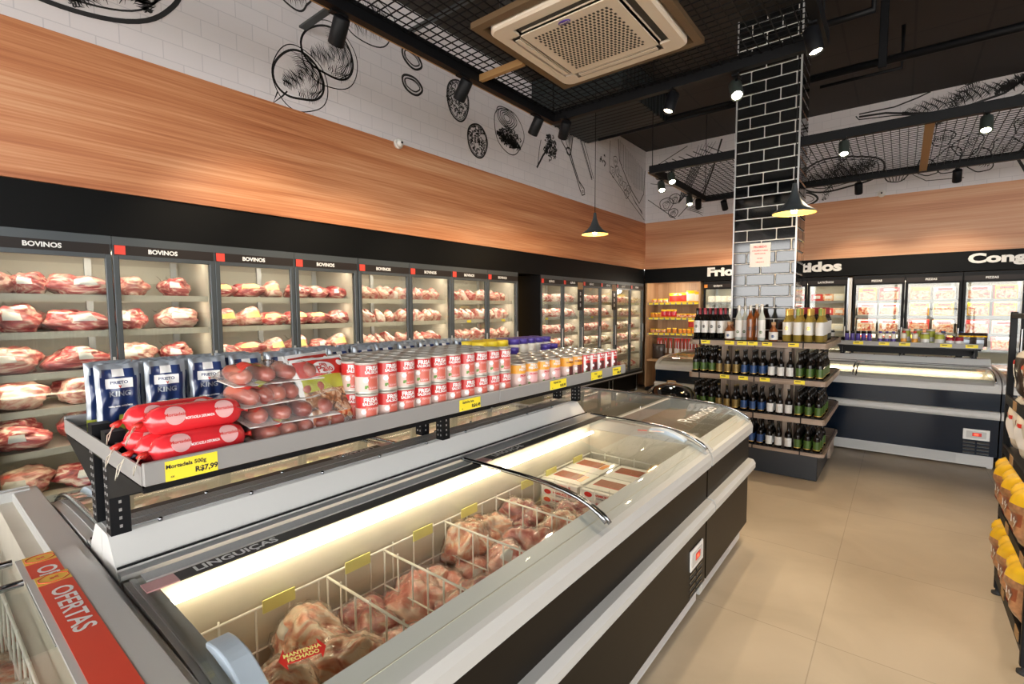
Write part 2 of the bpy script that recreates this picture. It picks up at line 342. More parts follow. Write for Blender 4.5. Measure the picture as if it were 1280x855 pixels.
def tag(o, label=None, cat=None, group=None, kind=None):
    if label: o['label'] = label
    if cat: o['category'] = cat
    if group: o['group'] = group
    if kind: o['kind'] = kind
    return o
def empty(name, loc, label, cat, group=None, rz=0):
    o = bpy.data.objects.new(name, None); COL.objects.link(o); o.location = loc; o.rotation_euler.z = rz; o.empty_display_size = .05
    return tag(o, label, cat, group)
KIDS = {}
def kids(o):
    return [c for c in o.children]
def copy_tree(o, parent=None, lights=True):
    c = o.copy(); COL.objects.link(c)
    if parent: c.parent = parent
    for ch in kids(o): copy_tree(ch, c)
    return c
ALLP = []
def proto(o): ALLP.append([o, False]); return len(ALLP)-1
def place(pid, loc, rot=(0, 0, 0), label=None, group=None, scale=None, name=None):
    """first use moves the prototype itself, afterwards copies of it"""
    p = ALLP[pid]
    if not p[1]: p[1] = True; o = p[0]
    else: o = copy_tree(p[0])
    o.location = loc; o.rotation_euler = rot
    if scale is not None: o.scale = (scale,)*3 if not isinstance(scale, (tuple, list)) else scale
    if label: o['label'] = label
    if group: o['group'] = group
    return o
def struct(o): o['kind'] = 'structure'; return o
def light(kind, name, loc, power, col, parent=None, size=None, sy=None, rot=None, spot=None, blend=.6, radius=.03):
    d = bpy.data.lights.new(name, kind); d.energy = power; d.color = col
    if kind == 'AREA':
        d.shape = 'RECTANGLE'; d.size = sy; d.size_y = size      # long side along y
    else: d.shadow_soft_size = radius
    if kind == 'SPOT': d.spot_size = spot; d.spot_blend = blend
    o = bpy.data.objects.new(name, d); COL.objects.link(o); o.location = loc
    if parent: o.parent = parent
    if rot: o.rotation_euler = rot
    return o
ORD = ['first', 'second', 'third', 'fourth', 'fifth', 'sixth', 'seventh', 'eighth', 'ninth', 'tenth', 'eleventh', 'twelfth', 'thirteenth', 'fourteenth', 'fifteenth', 'sixteenth']
WARM = (1, .80, .56); WARMW = (1, .90, .74)
def basis(xv, yv, loc):
    x = Vector(xv); y = Vector(yv); z = x.cross(y); M = Matrix.Identity(4)
    for i in range(3): M[i][0] = x[i]; M[i][1] = y[i]; M[i][2] = z[i]; M[i][3] = loc[i]
    return M
def face_x(loc): return basis((0, 1, 0), (0, 0, 1), loc)      # readable from +x
def face_my(loc): return basis((1, 0, 0), (0, 0, 1), loc)     # readable from -y

# ------------------------------------------------------------------ room shell
WX, WY, HC = -4.0, 9.25, 4.67
struct(MB().box(-5, 9, -14, 10.2, -.1, 0, 'floor_tile').build('floor'))
struct(MB().box(-5, 9, -4.5, 10.2, HC, HC+.15, 'ceiling_dark').build('ceiling'))

class Ink:
    """ribbons of printed ink lying on a wall; P maps wall (u, v) to the room"""
    def __init__(s, mb, P): s.mb = mb; s.P = P; s.R = random.Random(3)
    def line(s, pts, w=.01, closed=False, taper=False):
        n = len(pts)
        if closed: pts = list(pts)+[pts[0]]; n += 1
        V = []; 
        for k in range(n):
            a = pts[max(0, k-1)]; b = pts[min(n-1, k+1)]
            if closed and k in (0, n-1): a = pts[-2]; b = pts[1]
            dx, dy = b[0]-a[0], b[1]-a[1]; L = math.hypot(dx, dy) or 1; ww = w/2*(1 if not taper else math.sin(PI*(k+.3)/(n-.4)))
            V += [s.P(pts[k][0]-dy/L*ww, pts[k][1]+dx/L*ww), s.P(pts[k][0]+dy/L*ww, pts[k][1]-dx/L*ww)]
        s.mb.add(V, [(2*k, 2*k+1, 2*k+3, 2*k+2) for k in range(n-1)], 'ink')
    def blob(s, c, rx, ry, rot=0, wob=.06, w=.012, ph=0, n=48, lobes=(3, 5)):
        pts = []
        for i in range(n):
            a = 2*PI*i/n; r = 1+wob*(math.sin(lobes[0]*a+ph)+.6*math.sin(lobes[1]*a+2*ph+1))
            x, y = rx*r*math.cos(a), ry*r*math.sin(a); pts.append((c[0]+x*math.cos(rot)-y*math.sin(rot), c[1]+x*math.sin(rot)+y*math.cos(rot)))
        s.line(pts, w, True); return pts
    def hatch(s, c, rx, ry, rot, n, w=.006, curve=.2, fill=1., wave=.03):
        for i in range(n):
            t = -1+2*(i+.5)/n; h = math.sqrt(max(0, 1-t*t))*s.R.uniform(.55, .95)*fill; o = s.R.uniform(-.1, .1)
            pts = []
            for k in range(11):
                q = -1+k/5; x = rx*(t*.93+curve*(1-q*q)*.5*(1-abs(t))+wave*math.sin(6*q+i)); y = ry*(q*h+o*(1-h))
                pts.append((c[0]+x*math.cos(rot)-y*math.sin(rot), c[1]+x*math.sin(rot)+y*math.cos(rot)))
            s.line(pts, w*s.R.uniform(.6, 1.7), taper=True)
    def speck(s, c, rx, ry, n, sz=.03):
        for i in range(n):
            a = s.R.uniform(0, 2*PI); r = math.sqrt(s.R.random())*.9; x = c[0]+rx*r*math.cos(a); y = c[1]+ry*r*math.sin(a); b = s.R.uniform(0, PI)
            L = s.R.uniform(.4, 1.2)*sz; s.line([(x, y), (x+L*math.cos(b), y+L*math.sin(b)), (x+L*math.cos(b+.9)*1.3, y+L*math.sin(b+.9)*1.3)], sz*.45)
    def disc(s, c, rx, ry, rot=0):
        s.blob(c, rx, ry, rot, .02, .02); s.blob(c, rx*.9, ry*.9, rot, .03, .008); s.speck(c, rx, ry, 130, .028)
    def ring(s, c, rx, ry, rot=0):
        s.blob(c, rx, ry, rot, .03, .022); s.blob(c, rx*.74, ry*.62, rot, .04, .014); s.blob((c[0]+.01, c[1]-.01), rx*.88, ry*.84, rot, .03, .006)
    def shell(s, c, r, rot):
        s.blob(c, r*1.15, r*1.25, rot, .03, .008, ph=1)
        c2 = (c[0]-.06*r, c[1]+.12*r)
        s.blob(c2, r*.95, r*1.02, rot, .10, .018, ph=.5, lobes=(2, 3))
        for k in range(15):
            pts = []
            for i in range(30): a = -1.2+k*.12+(3.6-k*.12)*i/29; q = (.90-.055*k)*(1+.10*math.sin(2*a+.5)+.03*math.sin(9*a+k)); pts.append((c2[0]+r*q*math.cos(a+rot), c2[1]+r*q*1.08*math.sin(a+rot)))
            s.line(pts, .0065 if k % 3 else .011, taper=True)
        s.hatch((c2[0]-.25*r, c2[1]-.2*r), r*.55, r*.5, rot+.9, 22, .006)
        s.hatch((c[0]+.35*r, c[1]-.5*r), r*.5, r*.4, rot+.5, 14, .005)

def wall_l():
    mb = MB()
    mb.box(WX-.12, WX, -4.5, WY+.12, 3.30, HC, 'wall_print')
    I = Ink(mb, lambda u, v: (WX+.003, u, v))
    # dish at top left
    I.blob((.86, 3.72), .50, .24, .22, .03, .03); I.blob((.86, 3.735), .44, .19, .22, .05, .012); I.hatch((.80, 3.72), .45, .19, .22, 44, .011); I.hatch((.9, 3.74), .3, .14, 1.1, 40, .010); I.hatch((.65, 3.68), .2, .14, .6, 30, .012); I.hatch((1.1, 3.78), .18, .13, 2.0, 26, .012)
    I.blob((1.12, 3.78), .12, .10, .4, .08, .016); I.hatch((1.12, 3.78), .12, .1, .3, 10, .01)
    I.shell((2.22, 3.56), .21, -.3); I.line([(2.02, 3.40), (1.98, 3.30), (2.06, 3.38), (2.10, 3.43)], .012)
    I.shell((2.50, 3.86), .23, -.6)
    I.blob((2.18, 4.25), .15, .13, 0, .08, .016); I.hatch((2.18, 4.25), .15, .13, .4, 16, .01)
    I.blob((2.9, 4.35), .32, .22, .2, .06, .012); I.hatch((2.9, 4.35), .3, .2, .4, 30, .008)
    I.ring((3.42, 4.19), .13, .085, -.3); I.ring((3.42, 3.93), .13, .085, -.1)
    for k in range(9):
        a = .2+k*.33; I.line([(3.95+.05*k, 4.45), (3.95+.05*k+.18*math.cos(a), 4.45-.22*abs(math.sin(a))-.02*k), (3.95+.05*k+.26*math.cos(a), 4.42-.34*abs(math.sin(a)))], .016, taper=True)
    I.disc((4.08, 3.99), .17, .22); I.disc((4.40, 3.63), .17, .19)
    # onion and bread heap
    I.blob((5.0, 3.90), .30, .27, -.1, .04, .012); I.hatch((5.0, 3.78), .26, .10, -.15, 30, .018); I.speck((5.0, 3.8), .25, .12, 90, .04)
    for k in range(5): I.blob((4.95, 4.05), .20-.035*k, .12-.02*k, -.1, .04, .012)
    # sprig
    I.line([(5.60, 3.58), (5.75, 3.78), (5.95, 3.98)], .03); I.line([(5.62, 3.60), (5.66, 3.85), (5.70, 3.98)], .012)
    I.speck((5.95, 3.92), .17, .2, 70, .045)
    # cleaver and steel
    I.line([(6.15, 4.55), (6.22, 4.1), (6.45, 3.93), (6.62, 3.7), (6.75, 3.5), (6.82, 3.42), (6.9, 3.45), (6.88, 3.53), (6.72, 3.62), (6.55, 3.85), (6.48, 3.98), (6.55, 4.3), (6.5, 4.6)], .022)
    I.line([(6.28, 4.5), (6.34, 4.12), (6.5, 3.93), (6.68, 3.66), (6.8, 3.52)], .012); I.blob((6.42, 4.0), .06, .05, 0, .05, .025); I.blob((6.84, 3.48), .018, .018, 0, 0, .012); I.hatch((6.4, 4.25), .12, .25, .1, 12, .009)
    I.line([(6.62, 4.6), (6.72, 4.3), (6.9, 4.02), (7.12, 3.72), (7.18, 3.75), (6.98, 4.08), (6.8, 4.34), (6.78, 4.6)], .014); I.line([(6.7, 4.4), (6.85, 4.15), (7.13, 3.74)], .022)
    I.speck((7.5, 4.1), .16, .14, 5, .07); I.speck((7.05, 4.5), .12, .1, 20, .05)
    # cutting board with vegetables
    I.line([(7.75, 4.5), (7.72, 3.98), (8.55, 3.62), (9.2, 3.36)], .014); I.line([(8.05, 4.60), (8.1, 4.25), (8.55, 3.85), (8.95, 3.64), (9.15, 3.85), (9.2, 4.3)], .022)
    for k in range(15): I.line([(8.12+.07*k, 4.6-.02*k), (8.13+.07*k, 4.22-.036*k+(max(0, k-9)*.035))], .011)
    for i, (a, b) in enumerate(((7.95, 4.2), (8.02, 4.05), (7.85, 4.0), (8.15, 3.92), (8.32, 3.85), (8.4, 3.72), (8.5, 3.82))):
        I.blob((a, b), .07, .09, .3*i, .12, .012, ph=i); I.hatch((a, b), .05, .06, i, 5, .006)
    for k in range(7): I.line([(8.55+.03*k, 3.78-.02*k), (8.78+.03*k, 3.62-.012*k), (9.1, 3.5-.01*k)], .012, taper=True)
    struct(mb.build('wall_left', fix=False))
    struct(MB().box(WX-.12, WX+.012, -4.5, WY, 2.41, 3.30, 'wood_y').build('trim_1'))
    struct(MB().box(WX-.12, WX-.01, -4.5, WY, 2.125, 2.41, 'fascia_black').build('trim_2'))
    struct(MB().box(WX-.95, WX-.85, -4.5, WY+.8, 0, 2.41, 'niche_wood').box(WX-.86, WX-.11, -4.5, WY+.8, 2.28, 2.41, 'fascia_black').build('wall_left_lower'))
wall_l()
def wall_b():
    mb = MB(); mb.box(WX-.12, 9, WY, WY+.12, 3.30, HC, 'wall_print')
    I = Ink(mb, lambda u, v: (u, WY-.003, v))
    # board of strips at the left end
    I.line([(-3.95, 4.30), (-3.2, 4.62)], .014); I.line([(-3.9, 4.05), (-3.35, 3.9), (-3.0, 3.72)], .01)
    for k in range(8): I.line([(-3.75+.13*k, 4.40+.02*k), (-3.45+.13*k, 4.22+.02*k)], .014)
    for k in range(6): I.line([(-3.0+.06*k, 4.6), (-3.12+.03*k, 4.2), (-3.3+.03*k, 3.8), (-3.35, 3.6)], .018, taper=True)
    I.line([(-3.95, 3.75), (-3.4, 3.32)], .012); I.line([(-3.35, 3.36), (-2.9, 3.8), (-2.75, 4.2)], .014)
    for a, b, r in ((-3.58, 3.62, .13), (-3.42, 3.70, .10), (-3.45, 3.44, .09), (-3.22, 3.78, .08), (-3.75, 4.15, .05)):
        I.blob((a, b), r, r*.9, 0, .04, .013); I.blob((a, b-.02), r*.5, r*.5, 0, .1, .009); I.hatch((a, b), r*.8, r*.6, 1, 7, .006)
    for k in range(5): I.line([(-3.2, 3.55-.02*k), (-3.05+.02*k, 3.5-.03*k), (-2.9, 3.52-.05*k)], .012, taper=True)
    I.line([(-2.6, 4.62), (-2.75, 4.1), (-2.9, 3.7)], .03)
    # steak
    I.blob((-.86, 3.72), .57, .25, .03, .05, .026, ph=2); I.blob((-.86, 3.73), .50, .20, .03, .06, .012, ph=2); I.hatch((-.86, 3.73), .50, .20, .1, 70, .009); I.hatch((-.9, 3.70), .42, .12, 1.2, 40, .009); I.hatch((-.6, 3.75), .25, .14, .5, 26, .009)
    I.blob((-1.32, 3.40), .20, .10, -.2, .03, .03); I.blob((-1.32, 3.40), .15, .06, -.2, .03, .01)
    I.blob((-1.36, 4.10), .12, .17, 0, .04, .01)
    I.blob((-.14, 3.57), .14, .09, 0, .05, .014)
    for k in range(7): I.line([(-.14+.03*(k-3), 3.65), (-.14+.045*(k-3), 3.57), (-.14+.03*(k-3), 3.49)], .01)
    # rack of ribs
    I.line([(-.62, 4.52), (-.3, 4.50), (0, 4.42), (.3, 4.36), (.62, 4.38), (.95, 4.45), (1.18, 4.62)], .03); I.line([(-.62, 4.56), (-.2, 4.56), (.05, 4.62), (.2, 4.67)], .02)
    I.line([(-.66, 4.54), (-.62, 4.48), (-.2, 4.44), (.0, 4.40), (.35, 4.30), (.8, 4.33), (1.1, 4.40), (1.3, 4.6)], .016)
    I.hatch((.45, 4.50), .60, .15, .12, 80, .010); I.hatch((.5, 4.5), .5, .12, .9, 50, .010); I.hatch((1.02, 4.55), .2, .12, .5, 22, .02)
    # vegetables
    for i, (a, b, r) in enumerate(((.35, 4.0, .13), (.62, 3.85, .16), (.42, 3.68, .18), (.75, 3.62, .16), (.2, 3.62, .13), (1.0, 3.75, .15), (1.35, 3.7, .2), (1.15, 4.0, .11))):
        I.blob((a, b), r, r*.8, i*.6, .10, .013, ph=i); I.hatch((a, b), r*.85, r*.6, i*.8, 12, .007)
    I.line([(.12, 3.75), (.05, 3.55), (.2, 3.44), (.6, 3.42)], .01); I.line([(1.25, 3.9), (1.1, 3.6), (1.2, 3.38)], .035)
    struct(mb.build('wall_back', fix=False))
    struct(MB().box(WX+.012, 9, WY-.012, WY+.12, 2.41, 3.30, 'wood_x').build('trim_3'))
    struct(MB().box(WX, 9, WY-.004, WY+.12, 2.14, 2.41, 'fascia_black').build('trim_4'))
    struct(MB().box(WX-.9, 9, WY+.72, WY+.82, 0, 2.41, 'niche_wood').box(WX, 9, WY+.12, WY+.72, 2.25, 2.41, 'fascia_black').build('wall_back_lower'))
    # storefront behind the camera and the wall on the right
    f = MB().box(-5, 6.6, -4.62, -4.5, 3.6, HC, 'wall_print').box(-5, -4.0, -4.62, -4.5, 0, 3.6, 'wall_print')
    struct(f.build('wall_front'))
    g = MB()
    for x in (-2.2, -.2, 1.8, 3.8, 5.8): g.box(x-.035, x+.035, -4.6, -4.52, 0, 3.6, 'black_metal')
    g.box(-4, 6.5, -4.6, -4.52, 3.54, 3.6, 'black_metal').box(-4, 6.5, -4.6, -4.52, 0, .08, 'black_metal')
    struct(g.build('window_1'))
    struct(MB().box(6.5, 6.6, -4.5, 10, 4.1, HC, 'wall_print').box(6.5, 6.6, .8, 10, 0, 4.1, 'wall_print').build('wall_right'))
    g = MB()
    for y in (-2.8, -1.0, .76): g.box(6.52, 6.58, y-.035, y+.035, 0, 4.1, 'black_metal')
    struct(g.build('window_side_added'))  # unseen side opening, added to let daylight reach the left wall
wall_b()

# tiled column
def column():
    c = empty('tiled_column', (-1.17, 6.05, 0), 'black glossy subway-tiled column rising behind the bottle shelves', 'column')
    m = MB(); m.box(-.285, .285, -.285, .235, 1.28, HC, 'paper'); b = m.build('core', c)
    t = MB(); bh, bw, g = .118, .282, .010
    z = 1.30; k = 0
    while z < HC-.02:
        z1 = min(z+bh-g, HC-.002)
        for face in range(2):
            x = -.30+(-bw/2 if k % 2 else 0)
            W = .30 if face == 0 else .27
            while x < W:
                a, b_ = max(x, -W), min(x+bw-g, W)
                if b_-a > .03:
                    if face == 0: t.box(a, b_, -.30, -.285, z, z1, 'black_gloss', c=.006)
                    else: t.box(.285, .30, a-.03, b_-.03, z, z1, 'black_gloss', c=.006)
                x += bw
        z += bh; k += 1
    t.build('tiling', c, fix=True)
    e = MB(); e.box(.292, .308, -.308, -.292, 1.28, HC, 'alu'); e.box(-.306, -.292, -.308, -.292, 1.28, HC, 'alu'); e.build('corner_trim', c)
    s = MB(); s.box(-.13, .07, -.306, -.303, 2.08, 2.33, 'paper')
    for i, (t_, sz, z_) in enumerate((('PROIBIDO', .028, 2.29), ('É PROIBIDO FUMAR', .017, 2.25), ('NESTE LOCAL', .017, 2.22), ('LEI 9294', .015, 2.17), ('OBRIGADO', .015, 2.13))):
        s.text(t_, sz, 'red', face_my((-.03, -.3075, z_)))
    s = s.build('notice', None, (-1.17, 6.05, 0)); tag(s, 'small white printed notice taped to the black tiled column', 'notice')
column()

# back wall lettering
def sign(words, x0, x1, z0, z1, label):
    e = empty('sign_lettering', (x0, WY-.006, z0), label, 'sign'); t = ' '.join(words)
    V, Fc = text_geo(t, 1, .045); xs = [p[0] for p in V]; ys = [p[1] for p in V]
    ax, bx, ay, by = min(xs), max(xs), min(ys), max(ys); fx = (x1-x0)/(bx-ax); fz = (z1-z0)/(by-ay)
    # cut the line of text at the wide gaps, one mesh per word
    order = sorted(Fc, key=lambda f: min(V[i][0] for i in f)); gr = [[]]; edge = None
    for f in order:
        lo = min(V[i][0] for i in f); hi = max(V[i][0] for i in f)
        if edge is not None and lo-edge > .16: gr.append([])
        gr[-1].append(f); edge = hi if edge is None else max(edge, hi)
    for G0 in gr:
        m = MB(); use = sorted({i for f in G0 for i in f}); ix = {v: k for k, v in enumerate(use)}; n = len(use); F2 = [tuple(ix[i] for i in f) for f in G0]
        m.add([((V[i][0]-ax)*fx, -.025, (V[i][1]-ay)*fz) for i in use], F2, 'white'); m.add([((V[i][0]-ax)*fx, 0, (V[i][1]-ay)*fz) for i in use], [], 'white'); cnt = {}
        for f in F2:
            for i in range(len(f)):
                k = tuple(sorted((f[i], f[(i+1) % len(f)]))); cnt[k] = cnt.get(k, 0)+1
        for (p, q), c in cnt.items():
            if c == 1: m.f.append((p, q, n+q, n+p)); m.m.append(0); m.sm.append(False)
        m.build('word', e)
sign(['Frios', 'e', 'Embutidos'], -2.79, -.76, 2.215, 2.375, 'white letters reading Frios e Embutidos on the black fascia, partly behind the column')
sign(['Congelados'], .685, 1.92, 2.20, 2.375, 'white letters reading Congelados on the black fascia, cut off at right edge')

# ------------------------------------------------------------------ ceiling: frames, mesh, pipes, ac
FZ = 3.32
def frame(name, x0, x1, y0, y1, braces, label, step, hole=None, tracks=True):
    f = empty(name, (x0, y0, FZ), label, 'ceiling frame'); W, D = x1-x0, y1-y0
    for a in ((0, W, 0, .05), (0, W, D-.05, D)): MB().box(a[0], a[1], a[2], a[3], -.04, .05, 'black_metal').build('beam', f)
    for a in ((0, .05, .05, D-.05), (W-.05, W, .05, D-.05)):
        MB().box(a[0], a[1], a[2], a[3], -.04, .05, 'black_metal').build('beam', f)
    MB().box(-.012, 0, 0, D, -.04, -.02, 'brass_wood').build('lit_edge_strip', f)  # tan colour stands for light on the beam's rusty lower flange
    for b in braces: MB().box(b[0]-x0, b[1]-x0, b[2]-y0, b[3]-y0, -.03, .015, 'brass_wood').build('brace', f)
    m = MB(); r = .0028
    def seg(a, b):
        d = [abs(a[i]-b[i]) for i in range(3)]; ax = d.index(max(d))
        lo = [min(a[i], b[i])-(0 if i == ax else r) for i in range(3)]; hi = [max(a[i], b[i])+(0 if i == ax else r) for i in range(3)]
        m.box(lo[0], hi[0], lo[1], hi[1], lo[2], hi[2], 'black_metal')
    n = int(W/step)
    for i in range(1, n):
        x = i*W/n
        if hole and hole[0]-x0 < x < hole[1]-x0: seg((x, .05, .02), (x, hole[2]-y0, .02)); seg((x, hole[3]-y0, .02), (x, D-.05, .02))
        else: seg((x, .05, .02), (x, D-.05, .02))
    n = int(D/step)
    for i in range(1, n):
        y = i*D/n
        if hole and hole[2]-y0 < y < hole[3]-y0: seg((.05, y, .026), (hole[0]-x0, y, .026)); seg((hole[1]-x0, y, .026), (W-.05, y, .026))
        else: seg((.05, y, .026), (W-.05, y, .026))
    m.build('wire_mesh', f)
    for (x, y) in ((.03, .03), (W-.03, .03), (.03, D-.03), (W-.03, D-.03)): MB().box(x-.004, x+.004, y-.004, y+.004, .05, HC-FZ, 'black_metal').build('hanger_rod', f)
    return f
AX0, AX1, AY0, AY1 = -2.06, -1.03, 2.24, 3.22
frame('suspended_frame', -2.50, -.42, -1.6, 3.74, [(-2.45, -2.06, 2.72, 2.755), (-2.45, -.47, -.2, -.14), (-2.45, -.47, 1.2, 1.26)], 'black suspended steel frame with wire mesh around the air conditioner', .062, (AX0, AX1, AY0, AY1))
frame('suspended_frame', -2.47, 3.6, 5.80, 7.90, [(.10, .17, 5.85, 7.85), (2.3, 2.37, 5.85, 7.85)], 'black suspended wire-mesh frame crossing behind the tiled column', .068)
# flat grey stays from the left frame to the wall
for (y, lab) in ((2.25, 'flat grey steel stay fixing the frame to the white wall, nearer one'), (3.38, 'flat grey steel stay above the two printed rings, farther one')):
    o = MB().box(WX, -2.5, -.03, .03, -.008, .008, 'grey_frame').build('steel_stay', None, (0, y, 4.43 if y > 3 else 3.99)); tag(o, lab, 'bracket')
# frame strut going up
def pipe(pts, r, label, name='ceiling_pipe', mat='black_metal'):
    b = Vector(pts[0]); o = MB().tube([Vector(p)-b for p in pts], r, 8, mat).build(name, None, pts[0]); return tag(o, label, 'pipe')
pipe([(-3.55, 6.52, 4.1), (-1.48, 6.50, 4.1)], .022, 'thin black conduit running from the left wall to the column')
pipe([(-.85, 6.16, 4.05), (3.2, 6.20, 4.05)], .04, 'thick black pipe under the dark ceiling right of the column')
pipe([(-2.9, 6.9, 4.3), (-1.5, 6.9, 4.3)], .03, 'black pipe near the ceiling left of the column, behind the thin conduit')
pipe([(-.8, 5.6, 4.3), (-.3, 5.6, 4.3), (-.3, 5.6, 4.62)], .035, 'short black pipe with an elbow right of the column top')
pipe([(-.85, 6.9, 4.22), (-.1, 6.9, 4.22), (-.1, 6.9, 4.66)], .02, 'thin bent conduit just above the printed ribs')
o = MB().box(-.035, .035, -.035, .035, -.34, .30, 'black_metal', c=.006).box(-.06, .06, -.02, .02, -.3, -.24, 'black_metal').build('ceiling_bracket', None, (-.24, 6.16, 4.32)); tag(o, 'black vertical hanger box holding the thick ceiling pipe', 'bracket')
o = MB().box(0, 1.3, 0, 1.5, 0, .42, 'ceiling_navy', c=.01)
for k in range(14): o.box(-.006, 1.306, .05+k*.105, .06+k*.105, -.004, .424, 'black_metal')
o = o.build('air_duct', None, (-3.98, 5.45, HC-.43)); tag(o, 'boxy dark duct along the ceiling near the left wall', 'duct')

def ac():
    a = empty('air_conditioner', (-1.545, 2.73, 3.30), 'cream four-way cassette air conditioner with perforated grille in the ceiling frame', 'air conditioner')
    H = .45
    def rr(x0, x1, y0, y1, r, n=6):
        P = []
        for cx_, cy_, a0 in ((x1-r, y1-r, 0), (x0+r, y1-r, 90), (x0+r, y0+r, 180), (x1-r, y0+r, 270)):
            for i in range(n+1): t = math.radians(a0+90*i/n); P.append((cx_+r*math.cos(t), cy_+r*math.sin(t)))
        return P
    MB().prism(rr(-.40, .40, -.40, .40, .02), .03, .30, 'ac_dark', 'z').build('casing', a)
    m = MB(); o_ = rr(-H, H, -H, H, .07); i_ = rr(-H+.012, H-.012, -H+.012, H-.012, .065); n = len(o_)
    m.prism(o_, -.012, .03, 'ac_cream', 'z', caps=False)
    V = [(p[0], p[1], -.012) for p in o_]+[(p[0], p[1], -.022) for p in i_]; m.add(V, [(k, (k+1) % n, n+(k+1) % n, n+k) for k in range(n)], 'ac_cream', True)
    # front face with four slots: build as strips
    m.add([(p[0], p[1], .03) for p in o_], [tuple(range(n))], 'ac_cream')
    S = .31; T = .375
    m.add([(p[0], p[1], -.022) for p in i_]+[(-T, -T, -.022), (T, -T, -.022), (T, T, -.022), (-T, T, -.022)], [], 'ac_cream'); b = len(m.v)-4-n; mi = m.mi('ac_cream')
    q = n//4
    for s_, (c0, c1) in enumerate(((2, 3), (3, 0), (0, 1), (1, 2))):
        pass
    # corners map: i_ arcs 0:(+,+) 1:(-,+) 2:(-,-) 3:(+,-)
    cor = {0: b+n+2, 1: b+n+3, 2: b+n+0, 3: b+n+1}
    for k in range(4):
        for j in range(q-1): m.f.append((b+k*q+j, b+k*q+j+1, cor[k])); m.m.append(mi); m.sm.append(False)
        k2 = (k+1) % 4; m.f.append((b+k*q+q-1, b+k2*q, cor[k2], cor[k])); m.m.append(mi); m.sm.append(False)
    for sx, sy in ((-1, -1), (1, -1), (1, 1), (-1, 1)): m.box(min(sx*S, sx*T), max(sx*S, sx*T), min(sy*S, sy*T), max(sy*S, sy*T), -.022, -.006, 'ac_cream')
    m.build('face_frame', a, fix=True)
    g = MB(); g.box(-S+.005, S-.005, -S+.005, S-.005, -.026, -.018, 'ac_cream')
    g = g.build('panel', a, bevel=.003)
    d = MB(); N = 19
    for i in range(N):
        for j in range(N):
            x = -.235+.47*i/(N-1)+(.013 if j % 2 else 0)-.006; y = -.235+.47*j/(N-1)
            d.box(x-.0065, x+.0065, y-.0085, y+.0085, -.0275, -.0262, 'ac_dark')
    d.build('perforated_grille', a)
    for k in range(4):
        M = Matrix.Rotation(k*PI/2, 4, 'Z'); L = MB()
        L.box(-S+.02, S-.02, S+.005, T-.003, -.012, -.008, 'ac_dark', M); L.build('outlet', a)
        L = MB(); L.box(-S+.03, S-.03, S+.012, S+.018, -.020, -.010, 'ac_cream', M)
        if k in (0, 1): L.box(-S+.03, S-.03, S+.022, T-.01, -.024, -.020, 'ac_cream', M)
        L.build('louver', a)
    MB().lathe([(.001, -.003), (.030, -.003), (.030, 0)], 24, 'cap_purple', Matrix.Translation((-.02, -.268, -.0265)) @ Matrix.Diagonal((1.3, .7, 1, 1))).text('Carrier', .022, 'white', basis((-1, 0, 0), (0, 1, 0), (-.02, -.268, -.030))).build('badge', a)
    # tan plaster frame round it
    t = MB(); 
    for z0, z1, w0, w1, mat in ((.0, .035, .465, .515, 'trim_tan'),):
        t.box(-w1, w1, w0, w1, z0, z1, mat).box(-w1, w1, -w1, -w0, z0, z1, mat).box(-w1, -w0, -w0, w0, z0, z1, mat).box(w0, w1, -w0, w0, z0, z1, mat)
    t.build('surround', a)
    for x in (-.38, .38):
        for y in (-.38, .38): MB().box(x-.005, x+.005, y-.005, y+.005, .2, HC-3.30, 'black_metal').build('hanger_rod', a)
ac()

# ------------------------------------------------------------------ lamps
def spot(loc, aim, lit, label, power=0, mat='lamp_green', group='track spotlights', ang=75):
    """black cylinder spotlight hung below a track; lit face visible when lit"""
    e = empty('track_spotlight', loc, label, 'spotlight', group)
    d = Vector(aim)-Vector((loc[0], loc[1], loc[2]-.09)); d.normalize()
    q = (-d).to_track_quat('Z', 'Y').to_matrix().to_4x4(); C0 = Matrix.Translation((0, 0, -.09)) @ q
    MB().box(-.02, .02, -.05, .05, -.005, .015, 'black_metal').tube([(0, 0, 0), (0, 0, -.055)], .009, 8, 'black_metal').build('mount', e)
    MB().lathe([(.002, .075), (.040, .075), (.044, .070), (.044, -.065), (.042, -.070), (.036, -.070), (.035, -.055), (.002, -.05)], 24, mat, C0, cap=False).build('lamp_body', e)
    MB().lathe([(.001, -.057), (.034, -.057), (.034, -.055)], 20, 'lamp_lit' if lit else 'led', C0).build('bulb_face', e)
    if power:
        light('SPOT', 'spot_beam', (0, 0, 0), power, WARM, e, spot=math.radians(ang), blend=.7, radius=.03)
        e.children[-1].matrix_local = C0 @ Matrix.Translation((0, 0, -.08))
Z1 = FZ-.045
P1 = 62
spot((-2.50, 1.62, Z1), (-4.0, 1.9, 1.6), False, 'black track spotlight nearest the camera, over the printed shellfish', P1, 'black_metal')
spot((-2.48, 2.58, Z1), (-4.0, 2.7, 1.4), False, 'black track spotlight in front of the salami print', P1, 'black_metal')
spot((-2.48, 3.46, Z1), (-4.0, 3.8, 1.3), False, 'black track spotlight left of the frame corner', P1, 'black_metal')
spot((-2.34, 3.69, Z1), (-3.9, 4.9, 1.3), False, 'black track spotlight right of the frame corner, over the cleaver print', P1, 'black_metal')
spot((-1.42, 3.72, Z1), (-1.9, 3.0, .8), False, 'black track spotlight hanging unlit in the middle of the near frame edge', 45, 'black_metal')
spot((-.98, 3.80, Z1), (-.55, 2.9, 1.9), True, 'brightly glaring track spotlight in front of the tiled column', 70)
spot((-.46, 3.40, Z1), (.3, 3.2, 0), True, 'large black track spotlight at the top right of the tiled column', 70, 'black_metal')
spot((-2.20, 5.83, Z1), (-1.3, 4.5, .9), True, 'lit track spotlight on the front beam left of the column', 45)
